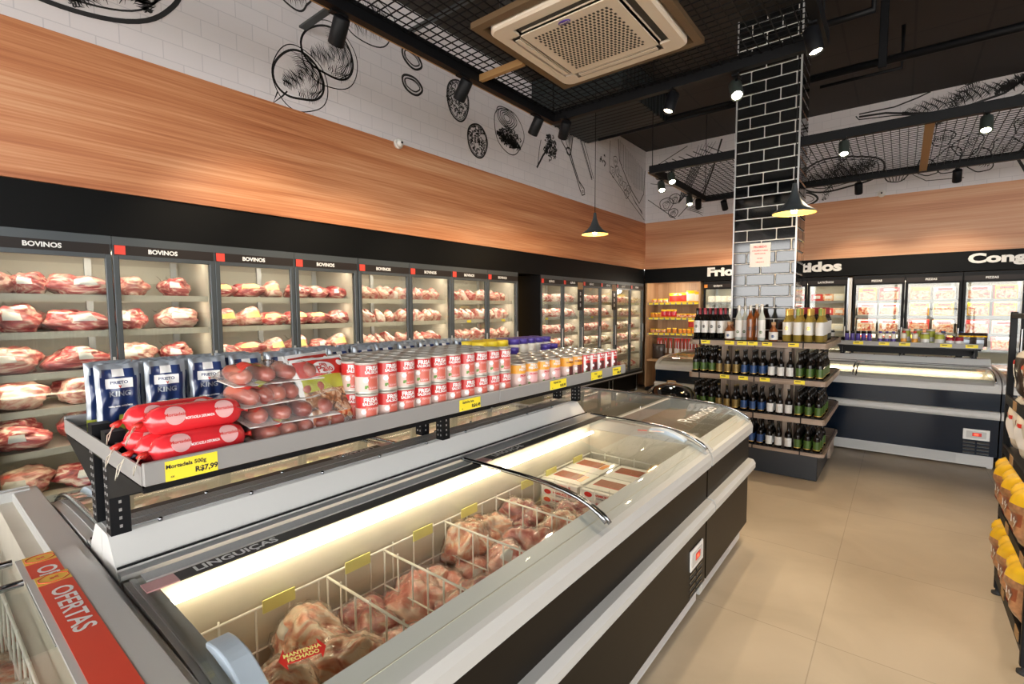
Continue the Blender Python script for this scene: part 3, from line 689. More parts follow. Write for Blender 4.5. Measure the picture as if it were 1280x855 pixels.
spot((-2.45, 6.15, Z1), (-1.6, 4.9, 1.0), True, 'lit track spotlight nearest the frame corner left of the column', 30)
spot((-2.45, 7.20, Z1), (-1.9, 6.2, 1.0), True, 'small lit track spotlight halfway along the left beam of the rear frame', 30)
spot((-2.42, 7.50, Z1), (-2.9, 9.1, 1.6), False, 'small black track spotlight turned away at the rear frame corner', 45, 'black_metal')
spot((-2.15, 7.86, Z1), (-2.1, 9.2, 1.6), False, 'small black track spotlight on the rear beam left of the column', 50, 'black_metal')
spot((-.50, 5.83, Z1), (-.35, 4.7, 1.0), True, 'lit track spotlight right of the column on the front beam', 60)
spot((.50, 5.83, Z1), (.35, 4.4, .6), True, 'lit track spotlight over the right-hand aisle', 60)
spot((-.50, 7.88, Z1), (-.5, 9.2, 1.5), False, 'black track spotlight on the rear beam right of the column', 50, 'black_metal')
spot((.45, 7.88, Z1), (.5, 9.2, 1.5), False, 'black track spotlight on the rear beam under the orange brace', 50, 'black_metal')
def pendant(loc, r, label):
    e = empty('pendant_lamp', loc, label, 'lamp', 'conical pendant lamps'); h = HC-loc[2]
    MB().tube([(0, 0, .2), (0, 0, h)], .004, 6, 'black_metal').build('cord', e)
    prof = [(r, 0), (r*.98, .012), (r*.6, .055), (r*.33, .11), (r*.15, .19), (r*.10, .26)]
    MB().lathe(prof, 32, 'grey_frame', cap=False).lathe([(p[0]-.004, p[1]-.001) for p in prof[:5]], 32, 'copper_in', cap=False).build('shade', e, fix=False)
    MB().lathe([(.003, -.005), (.02, .0), (.027, .02), (.02, .045), (.012, .06)], 16, 'bulb').build('bulb', e)
    light('POINT', 'bulb_light', (0, 0, -.02), 9, (1, .72, .42), e, radius=.03)
pendant((-3.0, 5.43, 2.56), .165, 'cone pendant lamp hanging in front of the wooden fascia on the left wall')
pendant((-.78, 5.0, 2.48), .175, 'cone pendant lamp hanging beside the tiled column')
def camera_dome(loc, rot, label):
    e = empty('security_camera', loc, label, 'security camera', 'dome security cameras'); e.rotation_euler = rot
    MB().lathe([(.05, 0), (.05, .02), (.045, .025)], 24, 'white_plastic').build('base', e)
    MB().lathe([(.042, .025), (.038, .045), (.025, .06), (.01, .067)], 20, 'white_plastic').build('dome', e)
    MB().lathe([(.012, .060), (.012, .072), (.002, .074)], 12, 'black_gloss').build('lens', e)
camera_dome((WX+.012, 3.21, 3.29), (0, PI/2, 0), 'white dome security camera on the left wall above the wooden fascia')
camera_dome((-.30, WY-.012, 3.33), (PI/2, 0, 0), 'tiny white dome security camera on the back wall right of the column')
# ------------------------------------------------------------------ upright glass-door coolers
LV = [1.75, 1.52, 1.27, 1.05, .80]; DECK = .50
def cooler_proto(L, header, squares, dark=False, lights=True, depth=.72, deck_mat='perf_cream', posters=(), pw=1):
    """stands along local +y, doors face local +x at x = 0"""
    fm = 'grey_frame' if not dark else 'black_metal'
    c = empty('upright_cooler', (0, 0, 0), 'cooler', 'refrigerator')
    b = MB(); b.box(-depth, -.01, 0, L, 2.075, 2.125, fm, c=.004).box(-depth, -.02, .0, .028, .40, 2.075, fm).box(-depth, -.02, L-.028, L, .40, 2.075, fm)
    b.box(-depth, -.03, .0, L, .38, .46, 'black_metal').box(-depth, -depth+.02, 0, L, .40, 2.1, 'grey_frame').build('cabinet', c)
    b = MB(); b.box(-depth+.02, -depth+.05, .028, L-.028, .46, 2.07, 'cooler_liner').box(-depth+.03, -.05, .028, .034, .46, 2.07, 'cooler_liner').box(-depth+.03, -.05, L-.034, L-.028, .46, 2.07, 'cooler_liner').box(-depth+.04, -.06, .03, L-.03, 2.04, 2.07, 'cooler_liner')
    b.box(-depth+.05, -depth+.054, .03, L-.03, 1.86, 1.99, 'perf_cream')
    for y in (.05, L/2-.02, L-.09): b.box(-depth+.05, -depth+.07, y, y+.04, .5, 2.03, 'alu')
    b.build('inner_liner', c)
    MB().box(-.055, 0, 0, L, .36, .44, 'black_metal', c=.01).box(-.02, .012, 0, L, .385, .405, 'alu').build('bumper', c)
    MB().box(-depth+.05, -.09, .02, L-.02, .06, .38, 'fascia_black').box(-.13, -.09, .05, .09, 0, .36, 'alu').box(-.13, -.09, L-.09, L-.05, 0, .36, 'alu').box(-depth+.05, -depth+.1, .05, .1, 0, .1, 'alu').build('plinth', c)
    MB().box(-.19, -.07, .03, L-.03, .47, .515, deck_mat).box(-.62, -.19, .03, L-.03, .47, DECK, 'shelf_board').build('deck', c)
    for i, z in enumerate(LV):
        s = MB(); s.box(-.60, -.085, .034, L-.034, z-.022, z, 'shelf_board').box(-.092, -.078, .034, L-.034, z-.038, z+.004, 'shelf_lip' if dark else 'cooler_liner')
        s = s.build('shelf', c)
        MB().box(-.12, -.10, .05, L-.05, z-.034, z-.024, 'led').build('light_strip', s)
        if lights and i < (4 if lights is True else lights): light('AREA', 'shelf_light', (-.14, L/2, z-.04), pw*.8*L, WARMW, c, L-.12, .015, rot=(0, math.radians(25), 0))
    MB().box(-.11, -.09, .05, L-.05, 2.02, 2.036, 'led').build('light_strip', c)
    if lights: light('AREA', 'top_light', (-.12, L/2, 2.015), pw*1.3*L, WARMW, c, L-.12, .02, rot=(0, math.radians(32), 0))
    for k in range(len(header)):
        dw = L/len(header); y0, y1 = k*dw, (k+1)*dw
        h = MB(); h.box(-.012, 0, y0+.002, y1-.002, 2.075, 2.128, fm).box(-.022, -.010, y0+.002, y1-.002, 2.006, 2.076, fm).box(-.010, .001, y0+.012, y1-.012, 2.012, 2.075, 'strip_dark')
        if squares[k]: h.box(0, .003, y0+.012, y0+.07, 2.014, 2.073, 'red_sq' if squares[k] == 1 else 'orange_pack')
        h = h.build('header', c)
        if header[k]: MB().text(header[k], .040, 'white', face_x((.0035, y0+dw*.46, 2.043)), .035).build('lettering', h)
        d = MB(); sw = .036
        d.box(-.03, 0, y0+.003, y0+sw, .44, 2.012, fm, c=.003).box(-.03, 0, y1-sw, y1-.003, .44, 2.012, fm, c=.003).box(-.03, 0, y0+sw, y1-sw, .44, .475, fm).box(-.03, 0, y0+sw, y1-sw, 1.985, 2.012, fm)
        d = d.build('door', c)
        MB().box(-.018, -.012, y0+sw, y1-sw, .475, 1.985, 'glass').build('glass_pane', d)
        MB().box(0, .012, y1-sw+.008, y1-sw+.02, 1.0, 1.35, 'alu').build('handle', d)
        if k in posters: MB().box(0, .004, y1-.17, y1-.012, 1.62, 2.06, 'strip_dark').box(.003, .006, y1-.17, y1-.012, 1.95, 2.06, 'carton').text('B', .07, 'alu', face_x((.0065, y1-.09, 1.88))).text('B', .07, 'alu', face_x((.0065, y1-.09, 1.79))).text('B', .07, 'alu', face_x((.0065, y1-.09, 1.70))).build('poster', d)
    return c
Y0 = [-.93, .29, 1.50, 2.73, 3.95]
LABW = ['at the left edge of the photo', 'first with its door fully in view at left', 'third from the left edge, behind the blue pouches', 'behind the red tins', 'last before the narrow black gap']
A = proto(cooler_proto(1.215, ['BOVINOS', 'BOVINOS'], [0, 1]))
B = proto(cooler_proto(1.225, ['BOVINOS', 'BOVINOS'], [1, 1]))
for i, y in enumerate(Y0):
    o = place(A if i < 2 else B, (WX, y, 0), (0, 0, 0), 'grey two-door meat cooler headed BOVINOS, '+LABW[i], 'meat coolers of the near run')
B2 = proto(cooler_proto(1.168, ['SUÍNOS', 'SUÍNOS'], [1, 1], posters=(1,)))
far = []
for i in range(3): far.append(place(B2, (WX, 5.70+i*1.170, 0), (0, 0, 0), ['grey two-door cooler with black side, first of the run beyond the gap', 'grey two-door cooler in the middle of the run beyond the gap', 'grey two-door cooler beside the corner niche shelves'][i], 'meat coolers of the far run'))
for dd in far[2].children:
    for ch in list(dd.children):
        if ch.name.startswith('poster'): bpy.data.objects.remove(ch)
o = MB().box(-.75, .0, -.02, 0, .02, 2.12, 'black_metal').build('side_panel', None, (WX, 5.698, 0)); tag(o, 'tall black end panel closing the far cooler run at the gap', 'panel')
o = MB().box(-.72, -.66, 0, .03, .3, 2.1, 'lit_wall_glow').build('glow_strip', None, (WX, 5.40, 0)); tag(o, 'added warm yellow glow standing for the lit wall between the two cooler runs', 'lamp')  # no lamp here: added glowing strip stands for the lit yellowish wall

# ------------------------------------------------------------------ meat
from mathutils import noise as mn
def lump_geo(rx, ry, rz, seed, n=30, m=17, amp=.22, flat=.72, crease=.10):
    V = []
    for j in range(m+1):
        ph = PI*j/m
        for i in range(n):
            th = 2*PI*i/n; d = Vector((math.cos(th)*math.sin(ph), math.sin(th)*math.sin(ph), math.cos(ph)))
            q = d*1.3+Vector((seed*3.7, seed*1.9, seed))
            r = 1+amp*mn.noise(q)*1.6+crease*abs(mn.noise(q*2.6))*1.8-crease*.4+(.05*abs(mn.noise(q*7)) if n > 35 else 0)
            p = Vector((d.x*rx, d.y*ry, d.z*rz))*r
            sup = max(abs(d.x), abs(d.y)); p.x *= 1+.12*(1-abs(d.z)); p.y *= 1+.12*(1-abs(d.z))
            if p.z < -rz*flat: p.z = -rz*flat-(p.z+rz*flat)*-.05
            V.append((p.x, p.y, p.z+rz*flat))
    Fc = []
    for j in range(m):
        for i in range(n):
            Fc.append((j*n+i, (j+1)*n+i, (j+1)*n+(i+1) % n, j*n+(i+1) % n))
    zmin = min(v[2] for v in V); V = [(x, y, z-zmin) for x, y, z in V]
    return V, Fc, n, m
def patch(V, n, i0, i1, j0, j1, off=.003):
    """a sticker: the same skin, lifted a little"""
    W = []; c = Vector((0, 0, sum(v[2] for v in V)/len(V)))
    for j in range(j0, j1+1):
        for i in range(i0, i1+1):
            p = Vector(V[j*n+i % n]); W.append(tuple(p+(p-c).normalized()*off))
    w = i1-i0+1
    return W, [(a*w+b, (a+1)*w+b, (a+1)*w+b+1, a*w+b+1) for a in range(j1-j0) for b in range(w-1)]
def meat(name, rx, ry, rz, seed, mat, label=None, white=None, film=None, crest=False, cat='meat', n=30, m=17, flat=.72, amp=.22):
    e = empty(name, (0, 0, 0), 'meat', cat)
    V, Fc, n, m = lump_geo(rx, ry, rz, seed, n, m, flat=flat, amp=amp)
    MB().add(V, Fc, mat, True).build('meat_body', e, fix=False)
    if label: W, g = patch(V, n, *label); MB().add(W, g, 'label_yellow', True).build('yellow_label', e, fix=False)['label'] = 'yellow price label'
    if white: W, g = patch(V, n, *white); MB().add(W, g, 'paper', True).build('white_label', e, fix=False)['label'] = 'white printed label'
    if film or crest:
        R = random.Random(seed*7+1); W = []; 
        mb = MB()
        if film:
            c = Vector((0, 0, rz*.6)); F = [tuple(Vector(p)+(Vector(p)-c).normalized()*(.004+.010*abs(mn.noise(Vector(p)*30+Vector((seed, 0, 0))))**.8*(1.6 if n > 35 else 1))) for p in V]
            F = [(x, y, max(0.0005, z)) for x, y, z in F]; mb.add(F, Fc, film, True)
        if crest:
            # gathered tail of the bag standing up behind / beside the meat
            k = 9; T = []
            for a in range(k+1):
                for b in range(6):
                    t = b/5; y = (-1+2*a/k)*ry*(.45+.55*t*.9); x = -rx*.55-.35*rx*t+.012*math.sin(a*2.3+seed)+.01*R.uniform(-1, 1); z = rz*1.05+t*rz*.85*(.7+.3*math.sin(a*1.7+seed))
                    T.append((x, y, z))
            mb.add(T, [(a*6+b, (a+1)*6+b, (a+1)*6+b+1, a*6+b+1) for a in range(k) for b in range(5)], 'film', True)
        mb.build('plastic_wrap', e, fix=False)
    return e
# near cuts: along y is the length
BEEF = [proto(meat('beef_cut', .14, .105, .100, 1, 'beef', white=(42, 47, 9, 13), crest=True, n=48, m=26)),
        proto(meat('beef_cut', .15, .150, .074, 2, 'beef', white=(45, 50, 7, 12), n=48, m=26)),
        proto(meat('beef_cut', .14, .125, .088, 3, 'beef_pale', white=(43, 49, 8, 12), crest=True, n=48, m=26)),
        proto(meat('beef_cut', .14, .135, .080, 4, 'beef', white=(46, 50, 8, 12), n=48, m=26)),
        proto(meat('beef_cut', .14, .110, .095, 5, 'beef_pale', n=48, m=26))]
BEEFY = [proto(meat('beef_cut', .13, .125, .080, 6, 'beef', label=(25, 31, 4, 7))),
         proto(meat('beef_cut', .13, .105, .092, 7, 'beef_pale', label=(27, 32, 5, 8), crest=True)),
         proto(meat('beef_cut', .13, .110, .082, 8, 'beef', white=(28, 30, 5, 8)))]
SLAB = [proto(meat('wrapped_steak_pack', .11, .042, .088, 11, 'pack_pink', label=(27, 32, 4, 8), n=20, m=12)),
        proto(meat('wrapped_steak_pack', .11, .038, .092, 12, 'pack_pink', n=20, m=12)),
        proto(meat('wrapped_steak_pack', .11, .045, .084, 13, 'beef_pale', label=(28, 31, 5, 8), n=20, m=12)),
        proto(meat('wrapped_steak_pack', .11, .038, .088, 14, 'beef_pale', n=20, m=12))]
PINK = [proto(meat('pork_pack', .12, .030, .086, 21, 'pack_pink', n=16, m=10)), proto(meat('pork_pack', .12, .030, .090, 22, 'beef_pale', n=16, m=10))]
PALE = [proto(meat('pale_meat_pack', .12, .030, .082, 23, 'pack_pale', n=16, m=10)), proto(meat('pale_meat_pack', .12, .030, .085, 24, 'pack_pink', n=16, m=10))]
R = random.Random(5)
DN = ['first', 'second', 'third', 'fourth', 'fifth', 'sixth', 'seventh', 'eighth']
LN = ['top', 'second', 'third', 'fourth', 'fifth', 'bottom']
doors = [(.29, .898)]+[(.898, 1.50)]+[(1.50+.6125*k, 1.50+.6125*(k+1)) for k in range(2)]+[(2.73+.6125*k, 2.73+.6125*(k+1)) for k in range(2)]+[(3.95+.6125*k, 3.95+.6125*(k+1)) for k in range(2)]
def row(ids, ys, z, di, li, run, what, group, tilt=0, x=-.225, sc_=1, jit=.02):
    n = len(ys)
    for k, y in enumerate(ys):
        pid = ids[R.randrange(len(ids))] if isinstance(ids, list) else ids
        if isinstance(what, str): wh = what
        nm = '%s, %s from left, %s shelf, %s door of %s coolers' % (what, ORD[k], LN[li], DN[di], run)
        place(pid, (WX+x+R.uniform(-jit, jit), y+R.uniform(-jit, jit)*.4, z+.002), (tilt, R.uniform(-.05, .05), R.uniform(-.25, .25)), nm, group, scale=sc_*R.uniform(.93, 1.05))
Z6 = LV+[DECK+.015]
# door one, six shelves
ROWS1 = [([4, 0, 1], (.375, .53, .755)), ([0, 1], (.46, .735)), ([2, 3], (.42, .73)), ([2, 4], (.44, .735)), ([3, 0], (.43, .75)), ([2, 1], (.44, .74))]
for li, (ids, ys) in enumerate(ROWS1):
    for k, (i, y) in enumerate(zip(ids, ys)):
        s = .82 if (li == 0 and k < 2) else 1.0
        place(BEEF[i], (WX-.235, y, Z6[li]+.002), (0, 0, R.uniform(-.2, .2)), 'wrapped red beef cut, %s from left, %s shelf, first door of near coolers' % (ORD[k], LN[li]), 'beef cuts in the near coolers', scale=s)
        if li in (1, 3, 4): place(BEEF[(i+2) % 5], (WX-.47, y+.03, Z6[li]+.002), (0, 0, R.uniform(-.3, .3)), 'darker beef cut behind, %s from left, %s shelf, first near cooler door' % (ORD[k], LN[li]), 'beef cuts in the near coolers', scale=.95)
for li, (ids, ys) in enumerate([([4, 0], (1.04, 1.31)), ([0, 2], (1.03, 1.31)), ([2, 0], (1.03, 1.30)), ([1, 3], (1.04, 1.31))]):
    for k, (i, y) in enumerate(zip(ids, ys)):
        place(BEEF[i], (WX-.235, y, Z6[li]+.002), (0, 0, R.uniform(-.2, .2)), 'wrapped red beef cut, %s from left, %s shelf, second door of near coolers' % (ORD[k], LN[li]), 'beef cuts in the near coolers')
for d in (2, 3):
    y0, y1 = doors[d]
    for li in range(4):
        n = 3; ys = [y0+.12+(y1-y0-.22)*k/(n-1) for k in range(n)]
        row(BEEFY, ys, Z6[li], d, li, 'near', 'beef cut with a bright label', 'labelled beef cuts in the near coolers', sc_=.86)
for d in (4, 5, 6, 7):
    y0, y1 = doors[d]; n = 5
    for li in range(3):
        ys = [y0+.08+(y1-y0-.16)*k/(n-1) for k in range(n)]
        row(SLAB, ys, Z6[li], d, li, 'near', 'slanted pink steak pack', 'steak packs in the near coolers', tilt=.55, jit=.012, sc_=.95)
for d in range(6):
    y0 = 5.70+.585*d; n = 6
    for li in range(4 if d < 3 else (5 if d < 4 else 6)):
        ys = [y0+.07+(.585-.14)*k/(n-1) for k in range(n)]
        row(PINK if (d < 4 and not (d == 3 and li > 2)) else PALE, ys, Z6[li], d, li, 'far', 'small pink meat pack' if d < 4 else 'small pale meat pack', 'packs in the far coolers', tilt=.5, jit=.01, sc_=.92)
# price tags on the cooler shelves
tg = proto(tag(MB().box(0, .003, -.05, .05, -.018, .018, 'yellow').build('price_tag'), 'tag', 'price tag'))
for (y, li, lab) in ((.80, 2, 'yellow price tag on the third shelf of the first near cooler door'), (4.95, 1, 'yellow price tag on the second shelf, last near cooler door, right one'), (4.30, 1, 'yellow price tag on the second shelf, seventh near cooler door'), (5.78, 1, 'yellow price tag at the left of the far run, second shelf'), (5.95, 1, 'yellow price tag second from left in the far run, second shelf'), (7.3, 1, 'yellow price tag in the middle of the far run, second shelf'), (7.55, 2, 'yellow price tag in the middle of the far run, third shelf')):
    place(tg, (WX-.075, y, LV[li]-.018), (0, 0, 0), lab, 'yellow cooler price tags', scale=(1, .7, .8))
# ------------------------------------------------------------------ chest freezers
ARC = [(-.012, .868), (-.04, .893), (-.085, .916), (-.13, .932), (-.19, .945), (-.27, .955), (-.38, .961), (-.52, .965), (-.70, .968), (-.76, .968)]
def chest(L, lids, hump=True, D=.91, back_in=-.72, panel='panel_black', label='chest freezer', rear=-.72, strip=True, offer=False, led=True, vents=True, power=9, double=False):
    """long axis local +y, customer side local +x (front face at x = 0)"""
    f = empty('chest_freezer', (0, 0, 0), label, 'freezer')
    arc = [p for p in ARC if p[0] > rear+.01]+[(rear, .968)]
    if double: arc = [p for p in ARC if p[0] > -D/2]; arc = arc+[(-D-p[0], p[1]) for p in reversed(arc)]
    w = MB(); w.box(-.055, -.022, 0, L, .14, .82, panel).box(-D+(.022 if double else 0), -D+.055, 0, L, .14, .82, panel)
    w.box(-D+.03, -.03, 0, .03, .14, .82, panel).box(-D+.03, -.03, L-.03, L, .14, .82, panel).box(-D+.03, -.03, .03, L-.03, .14, .28, panel).build('body', f)
    li = MB(); xb = back_in if not double else -D+.10
    li.box(-.10, -.056, .03, L-.03, .30, .885, 'liner').box(xb-.045, xb, .03, L-.03, .30, .93 if not double else .885, 'liner').box(xb, -.10, .03, .055, .30, .90, 'liner').box(xb, -.10, L-.055, L-.03, .30, .90, 'liner').box(xb, -.10, .055, L-.055, .28, .36, 'liner').build('liner', f)
    rail = [(0, .785), (.003, .83), (-.006, .858), (-.03, .870), (-.098, .905), (-.098, .80)]
    MB().prism(rail, 0, L, 'rail_grey').build('top_rail', f)
    if double: MB().prism([(-D-x, z) for x, z in rail], 0, L, 'rail_grey').build('top_rail', f)
    else:
        r = MB(); r.box(-D+.0, xb-.04, 0, L, .80, .962, 'rail_grey', c=.004); r.build('rear_rail', f)
    for y0, y1 in ((0, .05), (L-.05, L)):
        p = [(-.02, .80)]+arc+[(arc[-1][0]-(0 if double else 0), .80)]
        MB().prism(p, y0, y1, 'rail_grey').prism([(x, z+.004) for x, z in arc]+[(x, z-.006) for x, z in reversed(arc)], y0+.012, y0+.024, 'alu').build('end_rail', f)
    bp = [(-.03, .515), (.012, .522), (.026, .545), (.026, .575), (.012, .598), (-.03, .605)]
    MB().prism(bp, 0, L, 'rail_grey').build('bumper', f)
    MB().box(-.10, -.06, .02, L-.02, .02, .14, 'rail_grey').box(-.061, -.058, .06, L-.3, .035, .12, 'perf_plinth').box(-D+.06, -D+.10, .02, L-.02, .02, .14, 'rail_grey').box(-D+.1, -.1, .02, .06, .0, .14, 'rail_grey').box(-D+.1, -.1, L-.06, L-.02, .0, .14, 'rail_grey').build('kick_plate', f)
    if vents:
        c = MB(); c.box(-.022, -.014, L-.26, L-.06, .295, .405, 'white_plastic', c=.003).box(-.015, -.012, L-.235, L-.085, .315, .385, 'rail_grey').box(-.013, -.010, L-.19, L-.12, .335, .370, 'red').box(-.011, -.009, L-.175, L-.145, .345, .36, 'red_led')
        c.build('control_panel', f)
        v = MB()
        for k in range(4):
            for q in range(2): v.box(-.022, -.0195, L-.255+q*.105, L-.165+q*.105, .262-k*.035, .278-k*.035, 'black_gloss').box(-.0205, -.017, L-.255+q*.105, L-.165+q*.105, .258-k*.035, .262-k*.035, 'grey_frame')
        v.build('vent', f)
    if hump:
        hp = [(-.775, .80), (-.775, .966), (-.783, .982), (-.845, 1.052), (-.856, 1.056), (-D+.001, 1.056), (-D+.001, .80)]
        h = MB(); h.prism(hp, 0, L, 'white_plastic'); h = h.build('spine_cover', f)
        MB().box(-D+.003, -.860, .01, L-.01, 1.056, 1.059, 'perf_grey').build('air_grille', h)
        MB().box(-.776, -.770, 0, L, .985, .990, 'black_metal').box(-.772, -.74, 0, L, .966, .978, 'alu').build('seam_trim', h)
        for y in [.25*q+.12 for q in range(int(L/.25))]: MB().lathe([(.006, -.004), (.006, .006), (.002, .008)], 10, 'chrome', Matrix.Translation((-.852, y, 1.056))).build('screw', h)
    if led:
        MB().tube([(xb+.034, .08, .888), (xb+.034, L-.08, .888)], .0085, 8, 'led_tube').build('glow_strip', f)
    for k, (a, b, kind) in enumerate(lids):
        dz = .006+.012*(k % 2); la = arc
        up = [(x, z+dz) for x, z in la]; g = MB()
        g.prism(up, a, b, 'glass_lid', close=False, smooth=True)
        g = g.build('glass_lid', f, fix=False)
        ends = {'both': (a, b), 'a': (a,), 'b': (b,), 'none': ()}[kind]
        for y in ends: MB().tube([(x, y, z+.004) for x, z in up if not (offer and x < rear+.125)], .0085, 8, 'chrome').build('lid_frame', g)
        rx = rear if not double else -D/2
        if strip:
            s = MB(); s.box(rx+.004, rx+.052, a+.02, b-.01, .968+dz, .972+dz, 'alu'); 
            s = s.build('lid_rear_frame', g)
            t = MB(); t.box(rx+.058, rx+.108, a+.075, b-.01, .966+dz, .9675+dz+.002, 'strip_grey').box(rx+.058, rx+.108, a+.005, a+.075, .966+dz, .9685+dz+.001, 'pink_spot')
            V, _ = text_geo(strip, 1, .03); tw = max(p[0] for p in V)-min(p[0] for p in V)
            t.text(strip, .043, 'white', basis((0, 1, 0), (-1, 0, 0), (rx+.083, a+.115+.5*tw*.043, .9706+dz)), .03); t.build('name_strip', g)
        if offer:
            s = MB(); s.box(rx+.0, rx+.125, a, b, .968+dz, .973+dz, 'rail_grey'); s = s.build('lid_rear_frame', g)
            t = MB(); t.box(rx+.050, rx+.112, a+.062, b-.005, .973+dz, .9742+dz, 'offer_red').box(rx+.050, rx+.112, a+.002, a+.062, .973+dz, .9742+dz, 'offer_yellow')
            t.text('OFERTAS', .062, 'white', basis((0, 1, 0), (-1, 0, 0), (rx+.080, a+.225, .9748+dz)) @ Matrix.Diagonal((1, .85, 1, 1)), .02)
            oc = [(.030*math.cos(PI/8+q*PI/4)*1.0, .026*math.sin(PI/8+q*PI/4)) for q in range(8)]
            t.tube([(rx+.080+p[0], a+.032+p[1], .9745+dz) for p in oc], .0015, 4, 'offer_red', closed=True)
            t.text('%', .022, 'offer_red', basis((0, 1, 0), (-1, 0, 0), (rx+.080, a+.032, .9748+dz)))
            t.build('offer_sticker', g)
    return f
def handle(parent, y, x0, x1, L=None):
    """curved light-blue plastic grip lying on the glass along x"""
    def zz(x):
        for (a, b), (c, d) in zip(ARC, ARC[1:]):
            if c <= x <= a: return b+(d-b)*(a-x)/(a-c)
        return .968
    m = MB(); P = [x0+(x1-x0)*k/10 for k in range(11)]; top = [(x, zz(x)+.022+.016*math.sin(PI*k/10)) for k, x in enumerate(P)]; bot = [(x, zz(x)+.010) for x in reversed(P)]
    m.prism(top+bot, y, y+.045, 'blue_white'); return m.build('lid_handle', parent, bevel=.004)
MX, MY = -.78, .32
m1 = chest(2.40, [(.015, 1.24, 'b'), (1.21, 2.36, 'both')], strip='LINGUIÇAS', label='long double-lid chest freezer of frozen meat in the foreground, LINGUIÇAS strips')
m1.location = (MX, MY, 0)
gl = [c for c in m1.children if c.name.startswith('glass_lid')]
handle(gl[0], .035, -.12, -.30); handle(gl[1], 2.26, -.10, -.30)
s = MB(); s.prism([(-.045, 0), (-.032, .026), (-.032, .013), (.032, .013), (.032, .026), (.045, 0), (.032, -.026), (.032, -.013), (-.032, -.013), (-.032, -.026)], 0, .001, 'red', 'z')
s.text('MANTENHA', .013, 'label_yellow', Matrix.Translation((0, .006, .0015))).text('FECHADO', .013, 'label_yellow', Matrix.Translation((0, -.006, .0015)))
for k, (gy, gx) in enumerate(((.15, -.13), (2.20, -.30))):
    if k == 0: s.build('arrow_sticker', gl[0]).matrix_local = Matrix.Translation((gx, gy, .965)) @ Matrix.Rotation(math.radians(14), 4, 'Y') @ Matrix.Rotation(math.radians(75), 4, 'Z')
MB().box(0, .05, 0, .02, 0, .001, 'red').box(.06, .14, -.005, .02, 0, .001, 'paper').text('FRISA', .018, 'red', Matrix.Translation((.10, .007, .0015))).build('small_sticker', gl[1]).matrix_local = Matrix.Translation((-.33, 2.18, .981)) @ Matrix.Rotation(math.radians(20), 4, 'Z')
m2 = copy_tree(m1); m2.location = (2*(MX-.91)-MX, MY+2.40, 0); m2.rotation_euler = (0, 0, PI)
m2['label'] = 'chest freezer on the far side of the spine, seen under the product shelf'
# near end freezer with offers
cap = chest(1.86, [(.82, 1.35, 'a'), (1.01, 1.84, 'a')], hump=False, D=.915, back_in=-.80, rear=-.89, strip=False, offer=True, label='end chest freezer with red OFERTAS lids at the bottom left corner', vents=False, led=False)
cap.location = (-2.66, -.60, 0); cap.rotation_euler = (0, 0, -PI/2)
# far end freezer, rounded on both long sides
e2 = chest(.92, [(.03, .89, 'b')], hump=False, D=1.82, strip=False, double=True, label='short end freezer with curved glass beyond the long chest freezer', led=False, vents=False)
e2.location = (MX, MY+2.42, 0)
g2 = [c for c in e2.children if c.name.startswith('glass_lid')][0]
t = MB(); t.text('Promoção', .13, 'white', basis((0, 1, 0), (-1, .0, 0), (0, 0, 0)), .0)
t.build('white_script', g2).matrix_local = Matrix.Translation((-.22, .46, .965))
x = MB(); x.box(-.6, -.56, .03, .89, .90, .972, 'rail_grey').box(-1.26, -1.22, .03, .89, .90, .972, 'rail_grey').build('cross_rail', e2)

# wire baskets inside the long freezer
def wire_basket(L, xb, xf, zt, zb, divs, label, tags=(), step=.10):
    b = empty('wire_basket', (0, 0, 0), label, 'basket'); r = .0032
    def grid(nm, P, Q, n):   # vertical grid from P to Q
        g = MB(); P = Vector(P); Q = Vector(Q)
        for t in (0, .33, .66, 1):
            z = zt+(zb-zt)*t; g.tube([(P.x, P.y, z), (Q.x, Q.y, z)], r if t else r*1.4, 6, 'white_wire')
        for k in range(n+1):
            p = P.lerp(Q, k/n); g.tube([(p.x, p.y, zt+(.012 if k % 2 else 0)), (p.x, p.y, zb)], r, 6, 'white_wire')
        g.build(nm, b)
    grid('rear_grid', (xb, .0, 0), (xb, L, 0), int(L/step)); grid('front_grid', (xf, 0, 0), (xf, L, 0), int(L/step))
    grid('end_grid', (xb, 0, 0), (xf, 0, 0), 6); grid('end_grid', (xb, L, 0), (xf, L, 0), 6)
    for d in divs: grid('divider', (xb+.01, d, 0), (xf-.01, d, 0), 7)
    for y in tags:
        MB().box(xb+.004, xb+.008, y, y+.10, zt-.022, zt+.018, 'label_yellow').build('price_card', b).rotation_euler = (0, 0, 0)
    return b
wb = wire_basket(2.22, -.695, -.125, .76, .36, [.43, .66, .97, 1.30, 1.68], 'white wire basket with dividers inside the long chest freezer', tags=(.22, .50, .80, 1.07, 1.50, 1.72, 2.0))
wb.location = (MX, MY+.10, 0)
wc = wire_basket(1.60, -.76, -.125, .78, .36, [.42, .95], 'white wire basket inside the OFERTAS end freezer', tags=())
wc.location = (-2.66+.12, -.60, 0); wc.rotation_euler = (0, 0, -PI/2)

